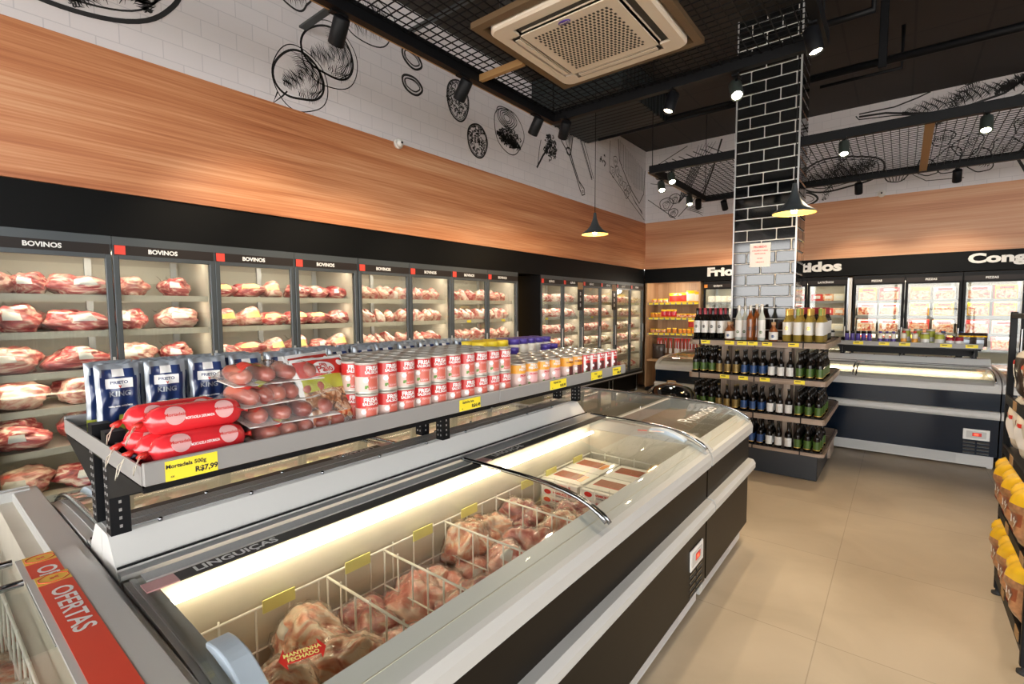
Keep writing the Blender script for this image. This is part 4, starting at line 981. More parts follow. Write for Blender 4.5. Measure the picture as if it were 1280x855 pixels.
# frozen meat
CH = [proto(meat('frozen_chicken', .115, .10, .095, 31, 'chicken', film='film', flat=.8, amp=.28, n=56, m=30)), proto(meat('frozen_chicken', .11, .11, .09, 32, 'chicken', film='film', label=None, white=(50, 56, 6, 10), flat=.8, amp=.3, n=56, m=30))]
HM = [proto(meat('frozen_ham', .10, .12, .09, 33, 'ham', film='film_clear', flat=.8, n=56, m=30)), proto(meat('frozen_ham', .115, .10, .085, 34, 'ham', film='film_clear', white=(52, 57, 6, 10), flat=.8, amp=.3, n=56, m=30)), proto(meat('frozen_ham', .10, .10, .09, 35, 'beef', film='film', flat=.8, amp=.3, n=56, m=30))]
R = random.Random(12)
def heap(fx, bins, grp, where, z0=.365):
    for bi, (y0, y1, ids, zt, desc) in enumerate(bins):
        nx = 3; ny = max(1, round((y1-y0)/.155)); k = 0
        for layer, z in enumerate((z0, z0+.115)+((z0+.20,) if zt > .64 else ())):
            for i in range(nx):
                for j in range(ny):
                    if layer == 2 and R.random() < .25: continue
                    x = -.62+.40*(i+(.0 if layer % 2 == 0 else .12))/(nx-1)*.96; y = y0+(y1-y0)*(j+.5)/ny
                    pid = ids[R.randrange(len(ids))]
                    lab = '%s, %s layer, %s compartment from left, %s from spine, %s along' % (desc, ['lowest', 'middle', 'topmost'][layer], ORD[bi], ORD[i], ORD[j])
                    lab = ' '.join(lab.split()[:16])
                    P = fx(x+R.uniform(-.02, .02), y+R.uniform(-.02, .02), z)
                    place(pid, P, (R.uniform(-.25, .25), R.uniform(-.25, .25), R.uniform(0, 6.28)), lab, grp, scale=(R.uniform(.80, 1.0), R.uniform(.80, .95), R.uniform(.85, 1.08)))
                    k += 1
heap(lambda x, y, z: (MX+x, MY+y, z), [(.14, .52, CH, .66, 'bagged chicken'), (.55, .75, HM+CH[:1], .6, 'bagged ham'), (.78, 1.05, HM, .6, 'bagged pink ham'), (1.09, 1.38, [CH[0], HM[1]], .66, 'wrapped ham'), (1.42, 1.76, CH+HM[1:], .66, 'bagged poultry')], 'frozen meat in the long freezer', 'freezer')
heap(lambda x, y, z: (-2.54+y-.1, -.60-x-.02, z), [(.70, 1.04, [BEEF[0], HM[2]], .6, 'frozen dark meat'), (1.08, 1.6, [BEEF[2], HM[2], HM[0]], .6, 'frozen offer meat')], 'frozen meat in the OFERTAS freezer', 'offers')
# wide tray packs in the uncovered end of the offers freezer
def tray_pack():
    e = empty('ground_meat_pack', (0, 0, 0), 'pack', 'meat')
    MB().box(-.15, .15, -.11, .11, 0, .05, 'white_plastic', c=.012).build('tray', e)
    V, Fc, n, m = lump_geo(.155, .115, .06, 77, amp=.06, flat=.1, crease=.03); MB().add([(x, y, z+.035) for x, y, z in V], Fc, 'chicken', True).build('meat_body', e, fix=False)
    V2 = [(x*1.02, y*1.02, z*1.05+.036) for x, y, z in V]; MB().add(V2, Fc, 'film', True).build('plastic_wrap', e, fix=False); return e
tp = proto(tray_pack())
k = 0
for i in range(2):
    for j in range(3):
        for q in range(2):
            place(tp, (-2.36+i*.33, .10-j*.235, .372+q*.145), (0, 0, 0), 'pale meat tray in the offers freezer, %s layer, %s column, %s row' % (['lower', 'upper'][q], ['left', 'right'][i], ORD[j]), 'meat trays in the offers freezer')
# burger boxes
def burger_box():
    e = empty('burger_box', (0, 0, 0), 'box', 'box'); w, d, h = .115, .115, .042
    MB().box(-w, w, -d, d, 0, h, 'paper', c=.002).build('carton', e)
    p = MB(); p.box(-w*.8, w*.45, -.02, .07, h, h+.0008, 'brown_print').box(-w*.8, w*.45, -.025, -.02, h, h+.001, 'red').box(w*.5, w*.75, -.03, .06, h, h+.0008, 'orange_pack'); p.build('printed_lid', e)
    s = MB()
    for x in (-.07,): s.lathe([(.0005, 0), (.017, 0)], 20, 'red', Matrix.Translation((x, -d-.0008, h*.55)) @ Matrix.Rotation(PI/2, 4, 'X') @ Matrix.Diagonal((1.3, .75, 1, 1)), cap=False)
    s.text('HAMBÚRGUER', .017, 'red', face_my((.02, -d-.001, h*.62))).text('CONGELADO 672 g', .010, 'ink', face_my((.02, -d-.001, h*.28)))
    s.build('side_print', e); return e
bb = proto(burger_box())
for i in range(2):
    for j in range(2):
        for q in range(9):
            place(bb, (-1.365+i*.245+(q % 2)*.004, 2.215+j*.24, .364+q*.0425), (0, 0, R.uniform(-.02, .02)), 'white burger box, %s from bottom in the %s %s stack in the freezer' % (ORD[q], ['front', 'rear'][j], ['left', 'right'][i]), 'burger boxes stacked in the freezer')
# ------------------------------------------------------------------ product rack over the spine
def rack(L, posts, seams, label, half=.39, zs=1.28, lip='shelf_lip', zb=1.059):
    """long axis +y, centre at x=0"""
    r = empty('product_rack', (0, 0, 0), label, 'shelf rack')
    for y in posts:
        for sx in (1, -1):
            xc = sx*.07; top = zs+.055 if y in (posts[0], posts[-1]) else zs-.03; p = MB(); p.box(xc-.022, xc+.022, y-.022, y+.022, zb, top, 'black_metal')
            for k in range(int((top-zb)/.022)-1):
                for dx in (-.009, .009): p.box(xc+dx-.0025, xc+dx+.0025, y-.0235, y-.0215, zb+.018+k*.022, zb+.026+k*.022, 'shelf_lip')
                p.box(xc+.0215, xc+.0235, y-.003, y+.003, zb+.018+k*.022, zb+.026+k*.022, 'shelf_lip')
            p.build('post', r)
            q = MB(); q.prism([(sx*.09, zs-.12), (sx*.09, zs+.03), (sx*(half-.10), zs-.02), (sx*(half-.004), zs-.02), (sx*(half-.004), zs-.03)], y-.022, y-.017, 'black_metal'); q.build('bracket', r)
    for sx in (1, -1): MB().box(sx*.07-.018, sx*.07+.018, 0.01, L-.01, zs-.125, zs-.035, 'black_metal').build('beam', r)
    ys = [0]+seams+[L]
    for a, b in zip(ys, ys[1:]):
        MB().box(-half+.004, half-.004, a+.002, b-.002, zs-.024, zs-.0, 'black_gloss').build('shelf', r)
        for sgn in (1, -1):
            x = sgn*half; m = MB(); m.box(min(x, x+sgn*.012), max(x, x+sgn*.012), a+.001, b-.001, zs-.018, zs+.034, lip, c=.002); m.build('front_lip', r)
            m = MB(); m.box(min(x-sgn*.03, x-sgn*.05), max(x-sgn*.03, x-sgn*.05), a+.01, b-.01, zs-.045, zs-.024, 'black_metal'); m.build('under_rail', r)
    for y in (0.0, L-.004): MB().box(-half+.002, half-.002, y, y+.004, zs-.018, zs+.026, 'shelf_lip').build('end_lip', r)
    return r
RX = MX-.91; RZ = 1.28
rk = rack(2.40, [.024, 1.21, 2.376], [1.22], 'black and grey product rack standing on the spine of the long freezer'); rk.location = (RX, MY+.0, 0)
LX = RX+.39+.0125   # outer face of the front lip
def price_tag(loc, name, price, label, rz=0, w=.058, h=.021):
    m = MB(); m.box(0, .0015, -w, w, -h, h, 'yellow')
    if name:
        m.text(name, .013, 'ink', face_x((.002, -.012, .010)), .03).text(price, .017, 'ink', face_x((.002, w*.55, -.009)), .04).text('cx', .008, 'ink', face_x((.002, -w*.75, -.013)))
    o = m.build('price_tag', None, loc, rz); return tag(o, label, 'price tag', 'yellow price tags on the product rack')
price_tag((LX, .415, RZ+.006), 'Mortadela 500g', 'R$7,99', 'yellow price tag below the red mortadella rolls', w=.054, h=.023)
price_tag((LX, 1.36, RZ+.006), 'Salsicha lata', 'R$4,49', 'yellow price tag below the red sausage tins')
price_tag((LX, 1.98, RZ+.006), 'Feijoada lata', 'R$9,99', 'yellow price tag below the first orange tins', w=.07)
price_tag((LX, 2.36, RZ+.006), 'Kitut', 'R$8,49', 'yellow price tag below the last orange tins', w=.06)
price_tag((LX, 2.60, RZ+.006), 'Almôndega', 'R$8,99', 'yellow price tag at the far end of the product rack', w=.05)

# mortadella rolls
def roll(nm='mortadella_roll'):
    e = empty(nm, (0, 0, 0), 'roll', 'sausage'); r = .037; L = .104
    prof = [(.004, -L-.010), (.007, -L-.002), (.020, -L+.003), (r*.80, -L+.011), (r*.97, -L+.028), (r*1.01, 0), (r*.97, L-.028), (r*.80, L-.011), (.020, L-.003), (.007, L+.002), (.004, L+.012)]
    M = Matrix.Translation((0, 0, r)) @ Matrix.Rotation(-PI/2, 4, 'X')
    MB().lathe(prof, 28, 'red_gloss', M).build('casing', e)
    V = []; Fc = []
    s = MB()
    for yc in (-.052, .056):
        dv, df = disc_geo(.025, .022); b = [(p[0], yc+p[1]) for p in dv]
        def wrap(p, a0=.55):
            a = a0+p[0]/r; return ((r*1.012+.0006)*math.cos(a), p[1], r+(r*1.012+.0006)*math.sin(a))
        s.add([wrap(p) for p in b], df, 'pink_spot', True)
        s.text('Mortadela', .011, 'red', None, .02, fn=lambda p, yc=yc: tuple(Vector(wrap((p[1], yc+p[0])))+Vector((math.cos(.55)*.0008, 0, math.sin(.55)*.0008))))
    s.text('MORTADELA DEFUMADA', .009, 'white', None, .02, fn=lambda p: wrap((p[1]-.012, p[0]*.62)))
    s.build('print', e, fix=False)
    MB().tube([(0, -L-.008, r), (.006, -L-.018, r-.004), (-.004, -L-.026, r-.008)], [.006, .009, .004], 8, 'red').tube([(0, L+.01, r), (.004, L+.02, r)], [.006, .008], 8, 'red').tube([(0, -L-.012, r), (.02, -L-.03, r-.004), (.05, -L-.045, r-.02), (.055, -L-.05, r-.03), (.02, -L-.04, r-.022), (0, -L-.012, r)], .0012, 5, 'cream').build('tied_end', e)
    return e
ro = proto(roll())
rg = 'red mortadella rolls'
place(ro, (-1.372, .462, RZ), (0, 0, .02), 'red mortadella roll lying lowest, nearest the shelf edge', rg)
place(ro, (-1.449, .452, RZ), (0, .5, -.04), 'red mortadella roll in the lower layer, second from shelf edge', rg)
place(ro, (-1.526, .447, RZ), (0, .2, 0), 'red mortadella roll in the lower layer, farthest from the shelf edge', rg)
place(ro, (-1.408, .466, RZ+.064), (0, .1, -.05), 'upper red mortadella roll with two pink spots nearest the shelf edge', rg)
place(ro, (-1.487, .440, RZ+.064), (0, .15, .05), 'upper red mortadella roll behind the nearest one', rg)
# pillow shaped bags
def pillow(w, h, t, nx=14, nz=16, seed=1, seam=.012, fill=1, crumple=.006):
    """stands in the xz... returned with width along y, height along z, thickness along x; front face is +x"""
    V = []; 
    for side in (1, -1):
        for j in range(nz+1):
            for i in range(nx+1):
                u = -1+2*i/nx; v = -1+2*j/nz
                e = max(0, 1-abs(u)**3)*max(0, 1-abs(v)**4); th = t/2*e**.6
                c = crumple*mn.noise(Vector((u*2.4+seed, v*2.4, side*1.5+seed)))*(1.2 if e < .5 else 1)
                V.append((side*th+c, u*w/2*(1-.04*(1-abs(v))), (v+1)/2*h))
    N = (nx+1)*(nz+1); F1 = []; F2 = []
    for j in range(nz):
        for i in range(nx):
            a = j*(nx+1)+i; F1.append((a, a+1, a+nx+2, a+nx+1)); F2.append((N+a, N+a+nx+1, N+a+nx+2, N+a+1))
    return V, F1, F2, nx, nz
def bag(nm, w, h, t, rule, label, cat, seed=1, nx=14, nz=16, text=None, back=None, crumple=.006, parts=None, bm_='bag_film'):
    """rule(u, v) -> material of the front print, in 0..1"""
    e = empty(nm, (0, 0, 0), label, cat); V, F1, F2, nx, nz = pillow(w, h, t, nx, nz, seed, crumple=crumple)
    m = MB(); m.add(V, [], rule(.5, .5)); 
    for Fs, sd in ((F1, 0), (F2, 1)):
        for q, f in enumerate(Fs):
            i, j = q % nx, q//nx; mat = rule((i+.5)/nx, (j+.5)/nz); 
            if sd and back: mat = back
            m.f.append(f); m.m.append(m.mi(mat)); m.sm.append(True)
    m.build('bag_body', e, fix=False)
    if text:
        s = MB()
        def surf(y, z, off=.0025):
            u = max(-1, min(1, y/(w/2))); v = max(-1, min(1, z/h*2-1)); ee = max(0, 1-abs(u)**3)*max(0, 1-abs(v)**4); c = crumple*mn.noise(Vector((u*2.4+seed, v*2.4, 1.5+seed)))
            return (t/2*ee**.6+c+off, y, z)
        for (tx, sz, mat, y, z) in text:
            if tx.startswith('@'):
                rr = float(tx[1:]); P, df = disc_geo(rr, rr*sz)
                s.add([surf(y+p[0], z+p[1], .0025) for p in P], df, mat, True)
            elif tx.startswith('#'):
                a, b = map(float, tx[1:].split(',')); MB().add([surf(y+p*a/8, z+q*b/8, .0028) for q in range(-4, 5) for p in range(-4, 5)], [(k+r_*9, k+1+r_*9, k+10+r_*9, k+9+r_*9) for r_ in range(8) for k in range(8)], mat, True).build('label_patch', e, fix=False)
            else: s.text(tx, sz, mat, None, .03, fn=lambda p, y=y, z=z: surf(y+p[0], z+p[1], .0035))
        if s.v: s.build('print', e, fix=False)
    return e
# blue pouches
def br(u, v):
    if v > .94: return 'silver'
    if v > .82: return 'white' if .35 < u < .62 else ('silver' if (u < .15 or u > .85) else 'navy')
    if v < .10: return 'olive'
    if u < .09 or u > .92: return 'silver'
    if .10 < v < .22: return 'olive' if u > .45 else 'navy'
    return 'navy'
pouch = proto(bag('blue_pouch', .115, .205, .032, br, 'pouch', 'pouch', seed=3, crumple=.011, nx=22, nz=26, text=[('#.066,.030', 1, 'white', 0, .145), ('PRIETO', .013, 'navy', 0, .147), ('v', .016, 'red', 0, .136), ('KING', .022, 'silver', 0, .112), ('tempero completo', .008, 'white', 0, .075)]))
k = 0
for r_, x in enumerate((-1.90, -1.955, -2.01, -2.065)):
    for c_ in range(13 if r_ < 3 else 12):
        y = .425+.127*c_+(.02 if r_ % 2 else 0)+random.uniform(-.006, .006)
        if r_ > 1 and c_ in (4,): continue
        place(pouch, (x, y, RZ), (0, random.uniform(-.08, .06), random.uniform(-.12, .12)), 'navy and silver pouch, %s row from the front, %s from left on the product rack' % (ORD[r_], ORD[c_]), 'blue pouches at the back of the product rack')
# sausage packs: film tray pack with fat links inside
def sausage_pack(n, seed, w=.30, d=.16):
    e = empty('sausage_pack', (0, 0, 0), 'pack', 'sausage'); R_ = random.Random(seed)
    for k in range(n):
        y = -w/2+.042+(w-.084)*k/(n-1); L = .030+.002*R_.random(); r = .0245
        P = [(d*.36*math.cos(PI*q/6), y+.004*math.sin(q+k), r+.001+.003*math.sin(q*1.3+seed)) for q in range(7)]
        rr = [.010, .020, r, r, r, .020, .010]
        MB().tube(P, rr, 14, 'sausage').build('sausage_link', e)
    nx, ny = 40, 24; V = []; T = []
    for j in range(ny+1):
        for i in range(nx+1):
            u = -1+2*i/nx; v = -1+2*j/ny; ee = max(0, 1-(abs(u)/.93)**6)*max(0, 1-(abs(v)/.9)**5); ridge = .006*math.cos(u*PI*(n-.2))
            z = .010+(.042+ridge)*ee**.5+.004*mn.noise(Vector((u*6+seed, v*5, 0))); V.append((v*d/2*1.06, u*w/2*1.04, z+.006*math.sin(u*6+seed)*(1-ee)))
    F_ = [(j*(nx+1)+i, j*(nx+1)+i+1, (j+1)*(nx+1)+i+1, (j+1)*(nx+1)+i) for j in range(ny) for i in range(nx)]
    edge = [f for q, f in enumerate(F_) if (q % nx in (0, nx-1)) or (q//nx in (0, ny-1))]; mid = [f for f in F_ if f not in edge]
    MB().add(V, mid, 'film_clear', True).build('clear_film', e, fix=False)
    MB().add(V, edge, 'paper', True).add([(x, y, z+.0015) for x, y, z in V], [f for q, f in enumerate(F_) if 5 <= q % nx <= 9 and 8 < q//nx < 19], 'red', True).add([(x, y, z+.0018) for x, y, z in V], [f for q, f in enumerate(F_) if 10 <= q % nx <= 13 and 10 < q//nx < 17], 'olive', True).build('white_border', e, fix=False)
    MB().box(-d*.44, d*.44, -w*.46, w*.46, 0, .003, 'paper').build('backing_card', e)
    return e
sp = [proto(sausage_pack(5, 1)), proto(sausage_pack(4, 2, .28)), proto(sausage_pack(6, 3))]
for k, (x, y, z, rz, ry, i) in enumerate(((-1.40, .735, RZ+.001, .06, 0, 0), (-1.56, .72, RZ+.001, -.05, 0, 2), (-1.42, .715, RZ+.054, -.10, .05, 1), (-1.56, .70, RZ+.056, .08, 0, 0), (-1.45, .70, RZ+.108, .10, .05, 2), (-1.48, .70, RZ+.160, -.06, .04, 1))):
    place(sp[i], (x, y, z), (0, ry, rz), ['clear sausage pack lying lowest at the shelf edge', 'clear sausage pack lying lowest, behind the front one', 'clear sausage pack second from the bottom at the shelf edge', 'clear sausage pack second from bottom, behind', 'clear sausage pack third from the bottom of the pile', 'clear sausage pack on top of the pile'][k], 'sausage packs')
def pr(u, v):
    if u > .93 or u < .05 or v > .95 or v < .04: return 'white'
    if v > .70: return 'red'
    if v > .52: return 'olive' if u < .8 else 'food_print'
    if v > .30: return 'food_print'
    return 'food_print' if v > .14 else 'print_mix'
pp = proto(bag('seasoned_meat_bag', .22, .225, .05, pr, 'bag', 'bag', seed=8, nx=18, nz=20, crumple=.010, text=[('@.045', .5, 'white', .0, .183), ('para', .018, 'red', 0, .194), ('Palio', .032, 'red', 0, .177), ('@.010', 1, 'white', .075, .195)]))
place(pp, (-1.385, .855, RZ+.010), (0, -.42, .25), 'red and white printed bag leaning beside the red tins, front one', 'printed bags beside the tins')
place(pp, (-1.47, .86, RZ+.012), (0, -.30, .45), 'red and white printed bag behind the leaning one', 'printed bags beside the tins')

# tins
def tin(nm, r, h, bands, pic, texts, label):
    """bands: list of (z fraction top, material)"""
    e = empty(nm, (0, 0, 0), label, 'tin'); z = [0, .003, .006]; 
    prof = [(r*.93, 0), (r, .0015), (r, .004), (r*.97, .006), (r*.97, h-.006), (r, h-.004), (r, h-.001), (r*.93, h), (r*.90, h-.004), (.001, h-.004)]
    MB().lathe(prof, 32, 'tin', cap=False).build('can', e)
    b = MB(); z0 = .0075; rr = r*.975
    for f, mat in bands:
        z1 = .0075+(h-.015)*f; b.lathe([(rr, z0), (rr, z1)], 32, mat, cap=False); z0 = z1
    def wr(p, a0, zc, o=.0006): a = a0+p[0]/rr; return ((rr+o)*math.cos(a), (rr+o)*math.sin(a), zc+p[1])
    for a0 in (-.25, -.25+PI):
        for (w_, hh, zc, mat, da) in pic:
            n = 6; b.add([wr((w_*(i/n-.5), q*hh), a0+da, zc, .0005) for q in (-.5, .5) for i in range(n+1)], [(i, i+1, n+2+i, n+1+i) for i in range(n)], mat, True)
            if mat == 'saus_red':
                for q in range(5): b.add([wr((w_*(-.38+.19*q)+dx, dz), a0+da, zc, .0008) for dx, dz in ((-.0025-.006, -hh*.42), (.0025-.006, -hh*.42), (.0025+.006, hh*.42), (-.0025+.006, hh*.42))], [(0, 1, 2, 3)], 'pink_spot')
        for (t_, sz, zc, mat, da) in texts: b.text(t_, sz, mat, None, .04, fn=lambda p, a0=a0, zc=zc, da=da: wr(p, a0+da, zc, .0011))
        n = 14; b.add([wr((0, 0), a0-.55, h*.44, .0009)]+[wr((.0085*math.cos(2*PI*i/n), .0085*math.sin(2*PI*i/n)), a0-.55, h*.44, .0009) for i in range(n)], [(0, i+1, (i+1) % n+1) for i in range(n)], 'white')
        b.add([wr((dx, dz), a0-.5, h*.22, .0008) for dx, dz in ((-.006, -.005), (.007, -.006), (.005, .006), (-.005, .005))], [(0, 1, 2, 3)], 'green_leaf')
    b.build('paper_label', e, fix=False); return e
t_red = proto(tin('sausage_tin', .0368, .1, [(.56, 'can_pale'), (1, 'can_red')], [(.036, .046, .036, 'saus_red', .15)], [('FRISA', .019, .081, 'white', .12), ('SALSICHA', .012, .068, 'white', .12)], 'tin'))
t_or = proto(tin('bean_stew_tin', .041, .125, [(.66, 'can_pale'), (1, 'can_orange')], [(.044, .060, .048, 'pink_spot', .1)], [('FEIJOADA', .0125, .098, 'white', .1), ('FRISA', .015, .110, 'white', .1), ('PRONTA', .011, .07, 'can_red', .1)], 'tin'))
t_ok = proto(tin('stew_tin', .041, .125, [(.60, 'can_pale'), (1, 'can_orange')], [(.036, .058, .046, 'can_brown', .1)], [('FRISA', .014, .107, 'white', .1), ('DOBRADINHA', .010, .094, 'can_brown', .1)], 'tin'))
t_rb = proto(tin('meatball_tin', .036, .125, [(.05, 'can_red'), (1, 'can_red')], [(.042, .056, .046, 'can_brown', .1), (.012, .10, .06, 'white', -.75)], [('FRISA', .014, .107, 'white', .1), ('ALMÔNDEGA', .0095, .092, 'white', .1)], 'tin'))
for c_ in range(10):
    for r_ in range(5):
        for q in range(2):
            place(t_red, (-1.345-.0755*r_, .937+.0765*c_, RZ+.0015+.1005*q), (0, 0, random.uniform(-.22, .22)), 'red sausage tin, %s layer, %s column from left, %s from the shelf edge' % (['lower', 'upper'][q], ORD[c_], ORD[r_]), 'red sausage tins')
oy = [1.735, 1.83, 1.925, 2.02, 2.14, 2.235, 2.33, 2.41, 2.49, 2.57, 2.65]
for c_, y in enumerate(oy):
    pid = t_or if c_ < 4 else (t_ok if c_ < 6 else t_rb)
    for r_ in range(4):
        nm = 'pale orange-topped tin' if c_ < 4 else ('orange-topped tin with dark picture' if c_ < 6 else 'red tin with brown picture')
        place(pid, (-1.35-.088*r_, y, RZ+.0015), (0, 0, random.uniform(-.2, .2)), '%s, %s column of the single layer, %s from the shelf edge' % (nm, ORD[c_], ORD[r_]), nm+'s')
# capped bottles and jars at the back of the rack
def jar(nm, r, h, body, cap, lab=None, label='', neck=.8, cat='jar', cap_h=.02, lab_range=(.18, .62), n=20, dome=False):
    e = empty(nm, (0, 0, 0), label, cat)
    prof = [(r*.9, 0), (r, .004), (r, h*.74), (r*.94, h*.80), (r*neck, h*.86), (r*neck, h-cap_h)]
    MB().lathe(prof, n, body).build('body', e)
    MB().lathe([(r*neck*1.05, h-cap_h), (r*neck*1.06, h-.003), (r*neck*.98, h)], n, cap).build('cap', e)
    if lab: MB().lathe([(r*1.012, h*lab_range[0]), (r*1.012, h*lab_range[1])], n, lab, cap=False).build('label_band', e, fix=False)
    return e
jy = proto(jar('yellow_capped_jar', .042, .19, 'cream', 'cap_yellow', 'lab_white', neck=.95, cap_h=.035))
for k in range(6): place(jy, (-1.80-.09*(k//3), 1.98+.092*(k % 3), RZ+.0015), (0, 0, 0), 'jar with bright yellow cap behind the tins, %s from left, %s row' % (ORD[k % 3], ['nearer', 'rear'][k//3]), 'yellow capped jars')
jp = proto(jar('purple_capped_jar', .038, .19, 'cream', 'cap_purple', 'cap_purple', neck=.95, cap_h=.032, lab_range=(.10, .30)))
for k in range(10): place(jp, (-1.80-.085*(k//5), 2.28+.082*(k % 5), RZ+.0015), (0, 0, 0), 'cream jar with purple cap, %s from left, %s row behind the tins' % (ORD[k % 5], ['nearer', 'rear'][k//5]), 'purple capped jars')
jq = proto(jar('small_purple_jar', .033, .15, 'cap_purple', 'cap_purple', None, neck=.95, cap_h=.032))
for k in range(5): place(jq, (-1.715, 2.02+.075*k+(.25 if k > 2 else 0), RZ+.0015), (0, 0, 0), 'low dark purple jar just behind the orange tins, %s from left' % ORD[k], 'low purple jars')
o = MB().box(-.05, .05, -.08, .08, 0, .18, 'carton', c=.002).box(-.05, .052, -.008, .008, 0, .181, 'brass_wood').build('cardboard_box', None, (-1.98, 2.60, RZ+.0015)); tag(o, 'brown cardboard box at the far end of the product rack', 'box')
# ------------------------------------------------------------------ bottle gondola round the column
GX0, GX1, GY0, GY1 = -1.80, -.52, 5.35, 6.62
gd = empty('bottle_gondola', (-1.16, 5.985, 0), 'wood and black four-tier bottle shelf wrapped round the tiled column', 'shelf')
def G_(x0, x1, y0, y1, z0, z1, mat, nm, **k):
    o = MB().box(x0+1.16, x1+1.16, y0-5.985, y1-5.985, z0, z1, mat, **k).build(nm, gd); return o
G_(GX0+.05, GX1-.05, GY0, 6.22, .0, .235, 'grey_base', 'base', c=.006)
G_(GX0+.07, GX1-.03, 6.20, GY1-.03, .02, .27, 'shelf_wood', 'base')
for (a, b, c, d) in ((-1.50, -.83, 5.70, 5.735), (-1.50, -.83, 6.37, 6.40), (-1.50, -1.48, 5.735, 6.37), (-.85, -.83, 5.735, 6.37)): G_(a, b, c, d, .235, 1.27, 'core_wood', 'core_panel')
G_(-1.50, -1.44, GY0+.16, 5.70, .26, 1.26, 'core_wood', 'upright'); G_(-.90, -.84, GY0+.16, 5.70, .26, 1.26, 'core_wood', 'upright')
def rrect(x0, x1, y0, y1, r, n=6):
    P = []
    for cx_, cy_, a0 in ((x1-r, y1-r, 0), (x0+r, y1-r, 90), (x0+r, y0+r, 180), (x1-r, y0+r, 270)):
        for i in range(n+1): t = math.radians(a0+90*i/n); P.append((cx_+r*math.cos(t)+1.16, cy_+r*math.sin(t)-5.985))
    return P
SZ = [1.31, .955, .59, .262]
for z in SZ:
    th = .05 if z > .3 else .03
    s = MB(); s.prism(rrect(GX0, GX1, GY0, GY1, .05), z-th, z, 'shelf_wood', 'z') if z != 1.31 else None
    if z == 1.31:
        # ring shaped top board so that the column passes through
        for (a, b, c, d) in ((GX0+.05, GX1-.05, GY0, 5.75), (GX0+.05, GX1-.05, 6.30, GY1)): s.box(a+1.16, b+1.16, c-5.985, d-5.985, z-th, z, 'shelf_wood')
        s = MB(); o_ = rrect(GX0, GX1, GY0, GY1, .05); i_ = rrect(-1.475, -.865, 5.745, 6.295, .004); n = len(o_)
        for zz in (z-th, z): s.add([(*p, zz) for p in o_]+[(*p, zz) for p in i_], [(k, (k+1) % n, n+(k+1) % n, n+k) for k in range(n)], 'shelf_wood')
        s.prism(o_, z-th, z, 'shelf_wood', 'z', caps=False); s.prism(i_, z-th, z, 'shelf_wood', 'z', caps=False)
    s = s.build('shelf_board', gd)
    m = MB(); m.prism([(p[0]*1.004, p[1]*1.004) for p in rrect(GX0+.02, GX1-.02, GY0+.02, GY1-.02, .05)], z, z+.012, 'black_metal', 'z', caps=False); m.build('tray_edge', s)
    k = MB()
    for x in (GX0+.12, -1.14, GX1-.20): k.box(x+1.155, x+1.165, GY0-5.988, GY0-5.984, z-th, z+.008, 'black_metal')
    k.build('clip', s)
def gtag(x, z, label): 
    o = MB().box(-.045, .045, -.002, 0, -.018, .018, 'yellow').box(-.035, .01, -.0026, -.002, .002, .010, 'ink').build('price_tag', None, (x, GY0-.004, z)); tag(o, label, 'price tag', 'yellow price tags on the bottle shelf')
for z, xs, nm in ((1.29, (-1.62, -1.38, -1.26, -1.16, -1.03, -.80), 'top'), (.935, (-1.42, -1.24, -1.04, -.74), 'second')):
    for k, x in enumerate(xs): gtag(x, z, 'yellow price tag on the %s bottle shelf, %s from left' % (nm, ORD[k]))
# bottles
def bottle(nm, r, h, body, lab, cap, shoulder=.62, neck=.34, lab_r=(.16, .52), cap_h=.10, emblem=None, label='bottle', n=18, capmat2=None, stripe=None, clear=False):
    e = empty(nm, (0, 0, 0), label, 'bottle'); rn = r*neck
    prof = [(r*.88, 0), (r, .006), (r, h*shoulder), (r*.93, h*(shoulder+.045)), (r*.72, h*(shoulder+.095)), (rn*1.25, h*(shoulder+.16)), (rn, h*(shoulder+.21)), (rn*.92, h*.94), (rn*1.05, h*.95), (rn*1.05, h*.985)]
    MB().lathe(prof, n, body).build('glass_body', e)
    MB().lathe([(rn*1.12, h*(1-cap_h)), (rn*1.14, h*.985), (rn*1.0, h), (.001, h)], 14, cap, cap=False).build('cap', e, fix=False)
    q = MB(); q.lathe([(r*1.012, h*lab_r[0]), (r*1.012, h*lab_r[1])], n, lab, cap=False)
    if stripe: q.lathe([(r*1.018, h*lab_r[0]), (r*1.018, h*(lab_r[0]+.025))], n, stripe, cap=False)
    if emblem:
        k = 14; er, em, ez = emblem; W = [(0, 0)]+[(er*math.cos(2*PI*i/k), er*math.sin(2*PI*i/k)) for i in range(k)]
        q.add([((r*1.02)*math.sin(p[0]/r), -(r*1.02)*math.cos(p[0]/r), h*ez+p[1]) for p in W], [(0, i+1, (i+1) % k+1) for i in range(k)], em, True)
    q.build('label', e, fix=False); return e
W_red = proto(bottle('wine_bottle', .034, .335, 'glass_wine', 'lab_white', 'glass_wine', .60, .38, (.22, .60), .2, (.016, 'ink', .42)))
W_foil = proto(bottle('wine_bottle', .034, .335, 'glass_wine', 'lab_white', 'foil_red', .60, .38, (.22, .60), .2, (.016, 'ink', .42)))
W_wht = proto(bottle('white_wine_bottle', .036, .325, 'glass_gold', 'lab_white', 'gold', .58, .38, (.22, .60), .2, (.017, 'gold', .42)))
W_grn = proto(bottle('white_wine_bottle', .036, .325, 'glass_gold', 'lab_white', 'foil_green', .58, .38, (.22, .60), .2))
Sp1 = proto(bottle('spirit_bottle', .034, .36, 'glass_clear', 'lab_white', 'tin', .60, .40, (.10, .58), .14, (.014, 'lab_green', .25)))
Sp2 = proto(bottle('amber_spirit_bottle', .034, .36, 'glass_amber', 'glass_amber', 'tin', .60, .40, (.10, .58), .14, (.018, 'ink', .35)))
